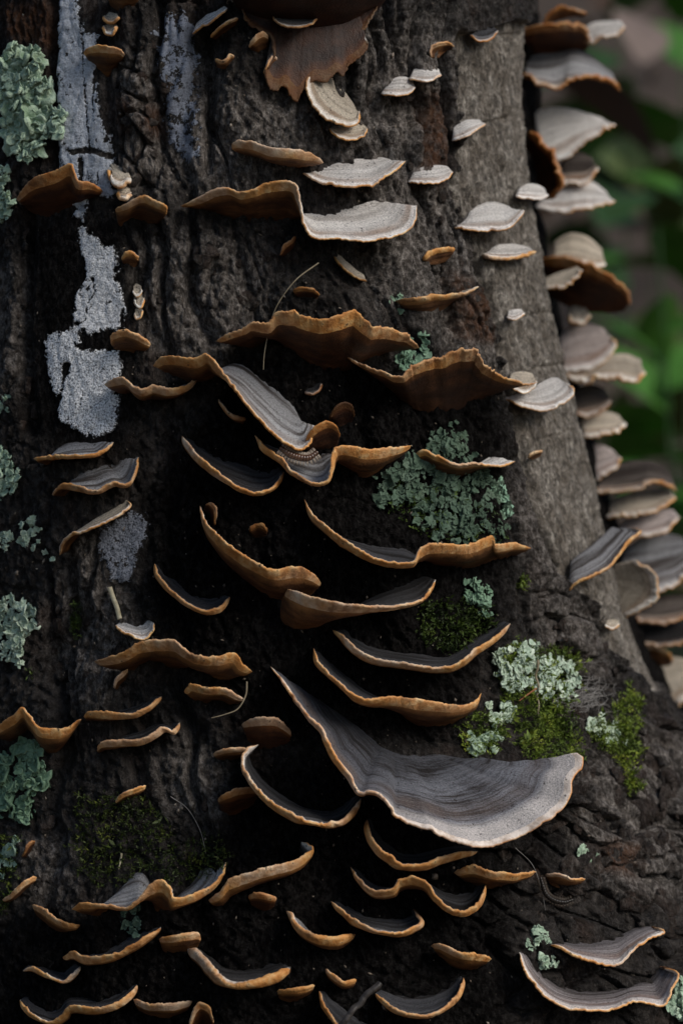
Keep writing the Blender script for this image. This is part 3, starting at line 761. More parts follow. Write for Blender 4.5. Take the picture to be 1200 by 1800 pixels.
B('little orange flap hidden beneath the large twisted bracket', [(384, 702), (395, 718), (410, 730), (432, 736)], [(392, 712), (404, 732), (418, 742), (428, 744)], p=40, und='orange')
B('brown curled ear bracket rising beside the millipede', [(533, 786), (545, 760), (562, 746), (580, 742), (594, 753), (596, 768)], [(548, 794), (558, 794), (570, 795), (580, 792), (588, 786), (592, 778)], p=60, und='brown', tone='dark', th=6, mtint=(0.75, 0.65, 0.55))
B('crescent bracket with grey bowl below the large twisted bracket', [(320, 766), (335, 787), (365, 817), (400, 844), (430, 863), (460, 866), (485, 853), (499, 830)], [(332, 774), (350, 790), (380, 804), (410, 812), (440, 816), (465, 818), (482, 820), (492, 822)], p=74, tone='zoned', und='orange', hug=0.30)
B('bracket holding the millipede, grey bowl joined to a flat orange lip', [(448, 766), (465, 786), (495, 807), (510, 826), (540, 846), (562, 851), (578, 842), (583, 815), (587, 793), (605, 785), (640, 790), (690, 789), (722, 784)],
  [(460, 784), (478, 792), (500, 797), (515, 798), (535, 798), (552, 797), (566, 798), (580, 806), (598, 826), (620, 842), (645, 846), (680, 820), (706, 800)], p=88, tone='grey', und='orange', hug=0.15)
B('orange bracket with pale upturned tip crossing the central green lichen', [(728, 802), (743, 793), (770, 804), (800, 815), (840, 815), (880, 819), (904, 811)], [(734, 820), (755, 832), (785, 838), (815, 836), (845, 826), (872, 812), (892, 804)], p=52, tone='white', und='orange')
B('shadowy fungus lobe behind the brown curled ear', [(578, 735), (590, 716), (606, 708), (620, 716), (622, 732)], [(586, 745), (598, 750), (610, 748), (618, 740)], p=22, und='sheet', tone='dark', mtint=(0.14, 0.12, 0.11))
# ---- right-hand bark and bare wood
B('broad orange bracket with ragged crest above the widest one', [(380, 600), (395, 592), (430, 579), (441, 568), (468, 571), (484, 553), (500, 550), (530, 556), (560, 563), (580, 561), (605, 553), (622, 546), (635, 559), (655, 574), (690, 580), (715, 592), (736, 612)],
  [(390, 612), (404, 610), (428, 600), (445, 596), (466, 602), (488, 616), (510, 628), (535, 640), (560, 648), (585, 652), (610, 652), (630, 650), (650, 644), (672, 636), (692, 628), (708, 622), (724, 618)], p=104, und='rust', tone='grey', jag=1.5, mtint=(0.85, 0.8, 0.72))
B('widest orange bracket with torn jagged edge, deep brown beneath', [(606, 625), (620, 633), (645, 644), (675, 655), (690, 661), (708, 660), (725, 645), (760, 632), (780, 630), (800, 619), (834, 614), (841, 626), (856, 646), (882, 661), (908, 672), (930, 674), (944, 672)],
  [(612, 650), (630, 668), (650, 684), (675, 700), (695, 712), (712, 718), (728, 722), (755, 725), (775, 725), (795, 724), (815, 720), (830, 716), (848, 709), (870, 702), (890, 697), (908, 690), (922, 685)], p=118, und='rust', tone='cream', jag=1.9, mtint=(0.85, 0.8, 0.72))
B('pale rounded flap overlapping the tip of the widest orange bracket', [(893, 668), (902, 684), (918, 691), (936, 685), (943, 671)], [(896, 662), (908, 658), (922, 657), (936, 662)], p=56, tone='cream', und='pale', th=5)
B('white zoned fan bracket sticking out over the edge of the bare wood', [(880, 699), (905, 709), (945, 720), (975, 716), (1000, 701), (1007, 685), (996, 674)], [(898, 696), (916, 692), (934, 686), (952, 678), (968, 672), (980, 669), (990, 670)], p=56, tone='white', und='pale', th=6)
B('pinkish wedge bracket pointing up above the widest orange one', [(695, 529), (715, 527), (760, 521), (800, 518), (825, 512), (841, 503)], [(702, 546), (722, 553), (750, 552), (782, 542), (810, 526), (828, 514)], p=46, und='pale', tone='cream')
B('small pinkish bracket above the pinkish wedge', [(742, 456), (758, 443), (780, 437), (799, 438)], [(749, 463), (764, 463), (780, 458), (793, 448)], p=30, und='pale', tone='cream', th=8)
B('bright white shelf bracket on the upper bare wood', [(795, 399), (820, 403), (850, 405), (888, 403), (905, 391), (921, 370)], [(808, 392), (820, 372), (845, 362), (870, 360), (892, 364), (908, 368)], p=50, tone='white', und='pale', th=5)
B('little white bracket at the outline of the bare wood', [(905, 345), (925, 349), (945, 350), (963, 343)], [(910, 334), (924, 326), (942, 327), (956, 335)], p=26, tone='white', und='pale', th=5)
B('slim pinkish bracket under the bright white shelf', [(846, 449), (868, 454), (895, 455), (920, 449), (942, 443)], [(862, 444), (880, 436), (900, 434), (918, 438), (930, 441)], p=38, tone='white', und='pale', th=8)
B('tiny white bracket alone on the bare wood', [(890, 558), (904, 562), (922, 551)], [(893, 549), (904, 546), (916, 546)], p=16, tone='white', und='pale', th=6)
B('tiny dull bracket on the shaded side of the bare wood', [(926, 804), (938, 796), (953, 793)], [(930, 806), (940, 804), (949, 799)], p=18, und='pale', tone='cream')
B('tiny yellow bracket at the foot of the bare wood', [(1062, 1098), (1070, 1104), (1080, 1104), (1088, 1097)], [(1065, 1095), (1075, 1092), (1085, 1095)], p=14, tone='cream', und='gold', th=8)
B('zoned grey fan bracket tilted across the lower bare wood', [(994, 1044), (1012, 1025), (1040, 1012), (1070, 995), (1090, 970), (1110, 945), (1126, 934), (1104, 928)], [(986, 1000), (996, 986), (1014, 976), (1034, 966), (1052, 955), (1070, 944), (1082, 936), (1092, 930)], p=56, tone='grey', und='pale', th=5)
# ---- left side
B('grey topped wavy bracket, upper of three below the white crust', [(60, 806), (85, 802), (120, 801), (165, 799), (185, 790), (200, 777)], [(70, 820), (92, 796), (118, 784), (145, 780), (170, 780), (190, 775)], p=50, tone='grey', und='gold')
B('grey streaked bracket with upturned tip, middle of three below the white crust', [(92, 870), (100, 859), (120, 852), (150, 862), (175, 863), (200, 850), (222, 853), (236, 836), (244, 804)], [(100, 874), (112, 852), (130, 838), (150, 830), (170, 825), (190, 822), (206, 820), (222, 814), (236, 804)], p=58, tone='grey', und='gold')
B('drooping tan bracket, lowest of three below the white crust', [(105, 975), (108, 960), (125, 941), (155, 930), (185, 918), (210, 905), (229, 890), (226, 881)], [(122, 972), (132, 956), (148, 940), (168, 920), (188, 905), (204, 895), (216, 886), (222, 880)], p=56, tone='cream', und='gold', hug=0.30)
B('long brown bracket sweeping down through the dark middle of the trunk', [(352, 889), (358, 915), (380, 941), (410, 965), (450, 990), (485, 1003), (515, 997), (545, 1005), (564, 1026)], [(362, 925), (374, 955), (394, 985), (420, 1012), (450, 1036), (480, 1055), (510, 1060), (536, 1052), (554, 1038)], p=96, und='orange', tone='dark')
B('thin grey fin at the top of the long brown bracket', [(362, 886), (372, 884), (380, 895), (378, 922)], [(358, 896), (364, 905), (370, 915), (374, 926)], p=34, tone='grey', und='brown', th=5)
B('broad bracket with thin pale lip tucked under the long brown one', [(500, 1034), (530, 1046), (570, 1056), (620, 1064), (680, 1066), (730, 1058), (750, 1045), (765, 1019)], [(488, 1092), (515, 1108), (550, 1106), (600, 1084), (655, 1056), (700, 1036), (730, 1024), (752, 1016)], p=106, und='orange', tone='dark')
B('small crescent bracket floating on bare black bark', [(272, 991), (279, 1012), (300, 1037), (330, 1061), (360, 1074), (385, 1070), (404, 1050)], [(280, 996), (292, 1010), (312, 1026), (334, 1040), (358, 1048), (378, 1050), (394, 1046)], p=52, tone='zoned', und='gold', hug=0.45)
B('large sinuous bracket below the central green lichen', [(535, 878), (546, 902), (580, 932), (620, 961), (660, 984), (700, 991), (728, 988), (737, 969), (760, 957), (820, 958), (862, 945), (870, 958), (900, 956), (932, 963)],
  [(542, 915), (562, 934), (592, 950), (628, 962), (660, 966), (690, 966), (715, 970), (735, 990), (765, 1010), (815, 1014), (855, 1006), (880, 996), (902, 984), (918, 974)], p=108, und='orange', tone='zoned', hug=0.25)
B('tiny orange nub alone in the dark behind the sweeping brackets', [(438, 932), (446, 924), (458, 922), (470, 932)], [(442, 940), (452, 944), (460, 944), (467, 938)], p=16, und='rust', th=9, mtint=(.45, .4, .35))
B('thin smiling bracket with lavender edge beside the mossy lichen', [(585, 1108), (600, 1117), (625, 1141), (660, 1159), (700, 1165), (740, 1170), (785, 1173), (815, 1160), (835, 1141), (870, 1121), (896, 1096)], [(598, 1112), (620, 1122), (650, 1132), (680, 1138), (710, 1142), (740, 1146), (770, 1150), (800, 1140), (826, 1126), (856, 1110), (884, 1096)], p=100, tone='zoned', und='pale', hug=0.72)
B('smiling bracket with doubled tip just above the large zoned one', [(551, 1140), (560, 1166), (592, 1197), (638, 1229), (690, 1226), (740, 1232), (800, 1240), (834, 1235), (845, 1219)], [(560, 1145), (573, 1161), (601, 1188), (643, 1221), (690, 1246), (740, 1276), (790, 1273), (818, 1257), (836, 1239)], p=104, tone='zoned', und='orange')
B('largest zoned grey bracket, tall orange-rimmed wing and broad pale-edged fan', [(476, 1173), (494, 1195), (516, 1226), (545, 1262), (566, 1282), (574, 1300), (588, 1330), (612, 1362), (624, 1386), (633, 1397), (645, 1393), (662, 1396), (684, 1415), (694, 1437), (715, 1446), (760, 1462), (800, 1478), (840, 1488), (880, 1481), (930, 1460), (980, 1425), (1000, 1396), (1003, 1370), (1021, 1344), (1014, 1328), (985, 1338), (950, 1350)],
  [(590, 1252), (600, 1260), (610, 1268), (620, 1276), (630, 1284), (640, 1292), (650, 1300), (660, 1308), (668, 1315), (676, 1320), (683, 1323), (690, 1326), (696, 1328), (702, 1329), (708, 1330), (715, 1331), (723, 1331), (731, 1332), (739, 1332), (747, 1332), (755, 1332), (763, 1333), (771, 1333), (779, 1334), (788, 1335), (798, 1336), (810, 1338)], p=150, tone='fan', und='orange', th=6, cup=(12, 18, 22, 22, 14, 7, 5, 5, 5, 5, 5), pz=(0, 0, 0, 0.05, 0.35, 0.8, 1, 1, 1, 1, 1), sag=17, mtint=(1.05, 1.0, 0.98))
B('thin white-rimmed loop bracket hanging beside the largest zoned one', [(454, 1309), (430, 1322), (427, 1345), (440, 1371), (465, 1401), (500, 1426), (540, 1445), (580, 1450), (610, 1436), (634, 1404)], [(462, 1316), (455, 1326), (462, 1338), (480, 1350), (505, 1362), (530, 1372), (556, 1380), (582, 1386), (606, 1390), (624, 1394)], p=112, tone='zoned', und='orange', mtint=(1.05, 1.1, 1.15), th=6, hug=0.85)
B('thin white-rimmed crescent directly beneath the largest zoned bracket', [(645, 1441), (648, 1466), (665, 1491), (690, 1511), (710, 1522), (745, 1519), (790, 1504), (838, 1497)], [(656, 1448), (668, 1462), (690, 1472), (714, 1480), (740, 1482), (768, 1484), (796, 1488), (822, 1492)], p=92, tone='dark', und='pale', mtint=(1.05, 1.05, 1.05), th=6, hug=0.80)
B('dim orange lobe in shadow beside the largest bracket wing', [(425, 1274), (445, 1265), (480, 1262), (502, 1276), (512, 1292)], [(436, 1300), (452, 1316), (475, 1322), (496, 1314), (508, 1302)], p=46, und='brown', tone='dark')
B('small orange sliver at the top of the white-rimmed loop bracket', [(375, 1326), (395, 1318), (425, 1316), (440, 1320)], [(382, 1334), (398, 1336), (420, 1332), (434, 1326)], p=30, und='orange')
B('brownish flap behind the lower curve of the loop bracket', [(383, 1406), (400, 1394), (430, 1385), (458, 1388)], [(388, 1424), (404, 1434), (430, 1424), (450, 1408)], p=42, und='brown')
B('wavy orange bracket with grey crest below the white curled one', [(166, 1164), (190, 1159), (220, 1148), (245, 1132), (285, 1127), (305, 1128), (330, 1145), (350, 1155), (385, 1155), (412, 1150), (425, 1166), (443, 1181)], [(182, 1180), (202, 1176), (224, 1168), (250, 1164), (280, 1168), (305, 1174), (330, 1174), (352, 1176), (380, 1186), (404, 1194), (420, 1197), (434, 1192)], p=74, und='gold', tone='grey')
B('drip-shaped orange nub under the wavy orange bracket', [(201, 1209), (203, 1196), (214, 1186), (225, 1177)], [(206, 1212), (212, 1204), (219, 1196), (224, 1186)], p=22, und='gold')
B('short orange bracket with the hair-like thread at its tip', [(324, 1216), (338, 1205), (365, 1211), (395, 1212), (415, 1222), (429, 1229)], [(332, 1232), (348, 1236), (372, 1232), (396, 1232), (412, 1238), (422, 1236)], p=42, und='gold')
B('slim orange bracket rising to a point, upper of a pair', [(148, 1259), (160, 1252), (200, 1255), (235, 1256), (256, 1245), (284, 1225)], [(154, 1276), (176, 1276), (204, 1264), (232, 1250), (254, 1238), (276, 1226)], p=48, und='gold', tone='zoned', hug=0.40)
B('slim orange bracket with frilled end, lower of a pair', [(171, 1318), (180, 1305), (215, 1302), (245, 1302), (270, 1290), (286, 1280), (304, 1286), (316, 1271)], [(176, 1332), (192, 1328), (218, 1308), (242, 1295), (262, 1284), (280, 1274), (296, 1274), (308, 1270)], p=48, und='gold', tone='zoned', hug=0.40)
B('brown saddle-shaped bracket cut by the photo edge above green lichen', [(-18, 1292), (0, 1276), (25, 1258), (40, 1246), (52, 1260), (66, 1279), (90, 1284), (120, 1280), (144, 1265)], [(-8, 1300), (8, 1300), (26, 1294), (44, 1284), (62, 1292), (82, 1318), (104, 1328), (122, 1316), (136, 1290)], p=60, und='orange', tone='grey', mtint=(1, 0.95, 0.9))
B('white curled bracket under the thin dry stalk', [(203, 1099), (222, 1114), (250, 1123), (268, 1113), (271, 1095)], [(208, 1098), (222, 1098), (240, 1100), (255, 1098), (264, 1092)], p=36, tone='white', und='pale', th=6)
B('tiny pale bracket above the mossy dark hollow', [(203, 1409), (215, 1396), (235, 1389), (257, 1382)], [(208, 1412), (220, 1406), (238, 1398), (252, 1388)], p=26, und='pale', tone='grey')
B('small orange flap by the photo edge under the dark green lichen', [(5, 1582), (25, 1568), (45, 1549), (65, 1542)], [(12, 1586), (30, 1578), (48, 1562), (60, 1550)], p=28, und='pale', tone='grey')
B('tiny brown flap beside the lowest green lichen tuft', [(40, 1506), (50, 1484), (62, 1478)], [(46, 1506), (54, 1498), (60, 1488)], p=20, und='brown')
B('short tilted orange bracket below the small orange flap', [(57, 1591), (75, 1598), (100, 1615), (122, 1625), (141, 1626)], [(66, 1608), (82, 1622), (100, 1634), (118, 1636), (132, 1632)], p=38, und='gold')
B('undulating bracket with blue-grey crest below the moss', [(127, 1598), (145, 1589), (190, 1593), (225, 1597), (248, 1576), (268, 1553), (286, 1549), (299, 1562), (306, 1580), (340, 1573), (370, 1559), (388, 1541), (398, 1513)], [(136, 1612), (156, 1602), (186, 1572), (216, 1546), (240, 1542), (262, 1570), (280, 1604), (298, 1606), (316, 1590), (342, 1572), (364, 1558), (382, 1540), (392, 1522)], p=66, tone='grey', und='gold')
B('orange bracket with curled tail running on from the blue-grey crest', [(367, 1582), (385, 1571), (400, 1551), (425, 1541), (470, 1526), (510, 1516), (540, 1501), (549, 1490), (530, 1480)], [(378, 1592), (394, 1588), (412, 1572), (436, 1560), (470, 1548), (502, 1540), (524, 1526), (534, 1508), (526, 1490)], p=62, und='gold', tone='dark')
B('small dim orange nub below the curled tail bracket', [(437, 1578), (448, 1571), (468, 1574), (486, 1580)], [(444, 1590), (456, 1598), (470, 1600), (480, 1592)], p=28, und='brown', th=8)
B('slim orange bracket sloping up to a point beneath the undulating one', [(111, 1683), (130, 1675), (150, 1683), (190, 1681), (220, 1669), (250, 1651), (283, 1630)], [(118, 1692), (136, 1690), (160, 1684), (190, 1672), (218, 1658), (246, 1644), (272, 1630)], p=52, und='gold', tone='zoned', hug=0.50)
B('flat orange nub at the point of the slim sloping bracket', [(280, 1651), (305, 1646), (345, 1641), (353, 1650)], [(286, 1668), (306, 1676), (332, 1674), (346, 1664)], p=32, und='gold', th=8)
B('small pale crescent above the lowest wavy bracket', [(41, 1706), (58, 1701), (85, 1716), (110, 1726), (126, 1716), (142, 1699)], [(50, 1708), (68, 1704), (88, 1706), (108, 1708), (124, 1704), (136, 1698)], p=38, tone='zoned', und='pale', hug=0.60)
B('wavy pale-rimmed bracket at the bottom edge, two shallow bowls', [(36, 1758), (55, 1781), (85, 1797), (106, 1789), (126, 1769), (165, 1773), (200, 1766), (226, 1750), (241, 1731)], [(46, 1756), (66, 1762), (88, 1766), (108, 1764), (130, 1760), (162, 1758), (192, 1752), (216, 1742), (234, 1730)], p=58, tone='zoned', und='pale', hug=0.60)
B('low orange strip at the bottom edge after the two shallow bowls', [(235, 1757), (262, 1766), (300, 1766), (338, 1760)], [(244, 1774), (268, 1786), (300, 1788), (328, 1776)], p=40, und='gold')
B('brown curl cut by the bottom edge', [(332, 1812), (338, 1782), (350, 1764), (368, 1772), (376, 1796)], [(344, 1818), (350, 1806), (358, 1800), (366, 1804), (372, 1812)], p=32, und='brown', tone='dark', mtint=(.9, .85, .75))
B('deep orange crescent with dusty bowl in the lower dark', [(330, 1670), (348, 1676), (366, 1697), (390, 1722), (420, 1732), (450, 1727), (480, 1716), (509, 1701)], [(336, 1690), (352, 1698), (372, 1702), (394, 1704), (420, 1706), (450, 1706), (478, 1704), (500, 1699)], p=62, th=12, tone='dark', und='gold', hug=0.55)
B('small orange wedge at the tip of the dusty crescent', [(487, 1742), (520, 1739), (553, 1733)], [(492, 1754), (514, 1760), (540, 1748)], p=32, und='gold', th=8)
B('orange crescent without bowl in the lower dark middle', [(504, 1602), (520, 1624), (545, 1642), (580, 1651), (605, 1648), (624, 1643)], [(512, 1620), (528, 1642), (552, 1658), (582, 1666), (604, 1664), (618, 1656)], p=56, und='gold', th=8)
B('orange-rimmed crescent with grey bowl and hooked tip', [(582, 1585), (600, 1601), (628, 1622), (660, 1636), (700, 1641), (726, 1632), (739, 1622), (728, 1603)], [(592, 1592), (612, 1600), (638, 1606), (666, 1608), (694, 1608), (712, 1606), (722, 1604), (724, 1600)], p=70, tone='zoned', und='gold', hug=0.55)
B('snaking orange bracket ending in a grey pocket', [(616, 1524), (631, 1547), (656, 1566), (690, 1563), (701, 1549), (720, 1543), (746, 1549), (766, 1576), (792, 1598), (820, 1603), (842, 1588), (853, 1556)], [(626, 1538), (644, 1554), (666, 1564), (688, 1572), (704, 1578), (722, 1576), (744, 1566), (766, 1558), (788, 1554), (808, 1552), (828, 1552), (844, 1551)], p=78, tone='zoned', und='gold', hug=0.55)
B('flat orange strip pointing away above the grey pocket', [(798, 1534), (830, 1522), (870, 1534), (905, 1537), (942, 1532)], [(806, 1550), (834, 1560), (868, 1560), (900, 1552), (930, 1540)], p=58, und='gold')
B('small orange wedge with white top past the flat orange strip', [(957, 1538), (980, 1536), (1005, 1545), (1028, 1545)], [(964, 1552), (984, 1560), (1004, 1558), (1020, 1551)], p=32, und='pale', tone='white')
B('short dull orange bracket alone low in the dark', [(757, 1662), (776, 1660), (810, 1675), (845, 1679), (863, 1686)], [(764, 1682), (784, 1698), (812, 1706), (838, 1704), (854, 1696)], p=48, und='gold')
B('small thick orange crescent above the dark stick', [(572, 1704), (590, 1718), (606, 1727), (626, 1722)], [(578, 1718), (592, 1730), (606, 1738), (620, 1732)], p=30, und='gold', th=8)
B('steep pale-rimmed bracket crossed by the dark stick', [(561, 1742), (568, 1766), (584, 1790), (606, 1814), (640, 1834)], [(570, 1744), (592, 1756), (616, 1768), (644, 1780), (670, 1800)], p=66, tone='zoned', und='pale', mtint=(.85, .8, .72), hug=0.40)
B('grey bowl bracket at the bottom edge past the dark stick', [(660, 1746), (690, 1771), (720, 1784), (755, 1784), (785, 1769), (805, 1746), (814, 1719)], [(668, 1740), (692, 1744), (718, 1746), (746, 1742), (772, 1734), (792, 1726), (806, 1717)], p=66, tone='zoned', und='gold', hug=0.35)
B('winged pale bracket pointing up, upper of two at the lower corner', [(965, 1660), (985, 1665), (1010, 1680), (1050, 1693), (1084, 1697), (1102, 1682), (1112, 1671), (1140, 1651), (1166, 1638), (1146, 1631)], [(978, 1662), (998, 1664), (1022, 1662), (1048, 1658), (1072, 1652), (1090, 1646), (1104, 1640), (1118, 1635), (1130, 1632), (1138, 1630)], p=70, tone='shell', und='pale', hug=0.1, cup=3, mtint=(1.1, 1.1, 1.1))
B('long bowl bracket with a pale square end, lower of two at the lower corner', [(912, 1674), (921, 1702), (946, 1739), (980, 1766), (1020, 1776), (1070, 1776), (1115, 1761), (1140, 1763), (1166, 1766), (1181, 1740), (1191, 1712), (1166, 1703)], [(924, 1682), (940, 1702), (966, 1722), (996, 1736), (1028, 1742), (1062, 1742), (1092, 1736), (1112, 1728), (1128, 1718), (1140, 1710), (1150, 1705), (1156, 1702)], p=86, tone='shell', und='pale', hug=0.3, cup=4, mtint=(1.1, 1.1, 1.1))
# dim scraps under the long wavy bracket
B('dim brown drip under the long wavy bracket', [(492, 448), (500, 432), (512, 424), (520, 416)], [(498, 452), (506, 446), (514, 436), (519, 426)], p=26, und='brown', tone='dark')
B('withered yellow sliver below the white bowl of the long wavy bracket', [(586, 452), (600, 468), (620, 484), (644, 494)], [(592, 448), (606, 462), (624, 478), (640, 488)], p=22, tone='cream', und='gold', mtint=(.55, .5, .35))
B('withered brown scrap above the broad ragged-crest bracket', [(515, 512), (530, 506), (550, 508), (562, 518)], [(520, 520), (534, 524), (548, 524), (558, 522)], p=22, und='brown', mtint=(.5, .42, .3))
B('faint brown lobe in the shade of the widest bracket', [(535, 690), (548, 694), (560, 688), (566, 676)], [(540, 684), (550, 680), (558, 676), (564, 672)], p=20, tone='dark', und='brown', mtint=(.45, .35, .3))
# ---- rear lobe, out of focus behind the bare wood
RB = 0.985
def C(label, rim, att, p=30, tone='cream', und='brown', th=8, b=RB, **kw):
    return bracket(label, rim, att, p=p, tone=tone, und=und, back=b, th=th, jag=kw.pop('jag', 2.1), **kw)
C('orange tongue bracket at the very top of the blurred row', [(955, 42), (965, 22), (985, 13), (1010, 15), (1031, 25)], [(956, 46), (972, 36), (990, 30), (1010, 26), (1026, 27)], und='orange', mtint=(.8, .7, .6))
C('brown flat bracket, deep underside, near the top of the blurred row', [(905, 56), (950, 46), (990, 43), (1024, 48), (1038, 72)], [(905, 88), (945, 92), (985, 94), (1015, 90), (1034, 80)], p=90, mtint=(.8, .7, .6))
C('white curled bracket with brown tip at the top of the blurred row', [(1020, 66), (1038, 76), (1052, 70), (1070, 64), (1085, 58), (1098, 47)], [(1026, 56), (1036, 46), (1050, 42), (1066, 41), (1080, 40), (1092, 40)], tone='white')
C('broad brown-rimmed saddle bracket, second shelf of the blurred row', [(905, 128), (935, 140), (965, 153), (986, 152), (1005, 139), (1040, 135), (1075, 143), (1089, 161)], [(905, 108), (935, 104), (965, 98), (990, 90), (1006, 86), (1030, 100), (1056, 120), (1078, 138)], p=80, tone='grey', mtint=(.85, .7, .55))
C('bluish white fan bracket with frilled upper edge in the blurred row', [(950, 272), (972, 283), (1000, 270), (1030, 246), (1056, 230), (1081, 219)], [(938, 216), (948, 196), (975, 193), (1000, 196), (1030, 205), (1062, 214)], p=20, tone='white', und='pale')
C('brown curled rim like an ear hugging the bare wood edge', [(928, 232), (955, 254), (973, 282), (984, 310), (979, 336), (958, 350)], [(925, 250), (938, 268), (946, 290), (950, 312), (948, 330), (940, 346)], p=60, tone='dark', und='brown', b=0.94, mtint=(.7, .5, .35), th=12)
C('pinkish frilled fan below the bluish white fan', [(978, 312), (1003, 322), (1032, 318), (1051, 296)], [(984, 296), (1000, 270), (1022, 272), (1042, 284)], p=26, tone='tan', und='pale')
C('pale flat fan with brown rim under the pinkish frilled fan', [(940, 364), (985, 373), (1015, 369), (1045, 362), (1081, 355)], [(955, 344), (982, 322), (1012, 314), (1040, 326), (1066, 346)], p=50, tone='white', und='brown')
C('cream topped cap behind the brown mushroom-like arch', [(970, 458), (1005, 463), (1040, 468), (1064, 466)], [(972, 432), (1000, 414), (1032, 422), (1056, 444)], p=30, tone='cream', und='pale')
C('large brown arch with deep underside in the blurred row', [(945, 456), (990, 455), (1030, 465), (1070, 485), (1098, 508), (1107, 534)], [(950, 500), (985, 530), (1020, 545), (1052, 548), (1080, 546), (1100, 540)], p=90, und='brown', mtint=(.75, .62, .5))
C('small cream shelf in front of the large brown arch', [(950, 506), (985, 506), (1006, 493), (1023, 475)], [(956, 494), (980, 484), (1000, 478), (1016, 472)], p=30, tone='cream', und='pale', b=0.94)
C('small knob between the brown arch and the mauve fan', [(996, 556), (1004, 566), (1024, 566), (1036, 552)], [(1000, 548), (1012, 540), (1026, 544)], p=18, th=16, tone='cream', und='pale')
C('mauve stacked fan in the middle of the blurred row', [(975, 650), (1012, 650), (1052, 640), (1077, 610), (1072, 592)], [(985, 600), (998, 578), (1020, 570), (1046, 576), (1062, 584)], p=26, tone='pink', und='pale')
C('pale shelf with notched end jutting from the blurred row', [(985, 664), (1030, 670), (1065, 663), (1092, 666), (1116, 669), (1134, 656)], [(995, 648), (1035, 636), (1070, 632), (1094, 630), (1112, 634), (1124, 642)], p=50, tone='cream', und='brown', th=11)
C('mauve cap directly under the notched pale shelf', [(990, 728), (1020, 732), (1052, 726), (1074, 706)], [(998, 700), (1018, 684), (1042, 680), (1064, 690)], p=36, tone='tan', und='brown')
C('mauve cap with cream tip, second under the notched pale shelf', [(1000, 764), (1040, 766), (1078, 760), (1100, 745)], [(1008, 742), (1036, 730), (1064, 728), (1088, 736)], p=36, tone='cream', und='brown')
C('brownish fan standing steeply above the crowded cluster', [(1020, 846), (1050, 842), (1080, 822), (1092, 806)], [(1022, 810), (1038, 786), (1060, 786), (1080, 798)], p=26, tone='pink', und='brown')
C('wide lilac shelf with cream rim on the crowded cluster', [(1025, 862), (1070, 865), (1110, 862), (1140, 848), (1168, 850), (1188, 864)], [(1035, 842), (1070, 826), (1104, 818), (1136, 816), (1160, 824), (1180, 842)], p=60, tone='tan', und='orange')
C('lilac shelf second from the top of the crowded cluster', [(1060, 908), (1110, 906), (1150, 898), (1188, 876)], [(1070, 888), (1108, 872), (1146, 866), (1178, 864)], p=50, tone='cream', und='brown')
C('lilac shelf third from the top of the crowded cluster', [(1080, 946), (1125, 944), (1165, 934), (1194, 910)], [(1090, 924), (1124, 910), (1158, 902), (1184, 900)], p=50, tone='pink', und='brown')
C('concentric blue-grey disc bracket cut by the photo edge', [(1085, 1000), (1115, 1028), (1145, 1040), (1176, 1034), (1205, 1008), (1222, 975)], [(1096, 976), (1112, 958), (1138, 946), (1165, 942), (1190, 946), (1210, 958)], p=40, tone='grey', und='pale')
C('cream fan with grey heart below the zoned grey fan', [(1092, 1086), (1122, 1072), (1150, 1052), (1156, 1034), (1141, 1002), (1112, 984)], [(1076, 1060), (1078, 1048), (1080, 1034), (1082, 1018), (1082, 1004), (1084, 992)], p=40, tone='cream', und='pale', b=0.885)
C('brown shelf below the concentric disc', [(1110, 1088), (1150, 1096), (1190, 1090), (1225, 1072)], [(1116, 1066), (1150, 1054), (1185, 1050), (1215, 1052)], p=40, tone='tan', und='brown')
C('dark blue-grey shelf, second below the concentric disc', [(1120, 1128), (1155, 1136), (1195, 1130), (1230, 1112)], [(1126, 1108), (1155, 1100), (1190, 1098), (1220, 1098)], p=40, tone='dark', und='brown')
C('tan arched shelf just above the red-brown streaked fan', [(1112, 1158), (1128, 1138), (1148, 1133), (1168, 1142), (1182, 1160)], [(1118, 1176), (1134, 1178), (1150, 1178), (1164, 1178), (1176, 1172)], p=30, tone='cream', und='orange')
C('red-brown streaked fan cut by the photo edge', [(1120, 1236), (1148, 1262), (1180, 1252), (1208, 1226), (1232, 1190)], [(1112, 1200), (1124, 1172), (1150, 1158), (1184, 1158), (1214, 1166)], p=30, tone='cream', und='brown')
C('pale mauve fan low beside the grey bark chip', [(1140, 1296), (1170, 1306), (1200, 1300), (1228, 1280)], [(1146, 1272), (1168, 1258), (1194, 1254), (1216, 1262)], p=30, tone='cream', und='brown')

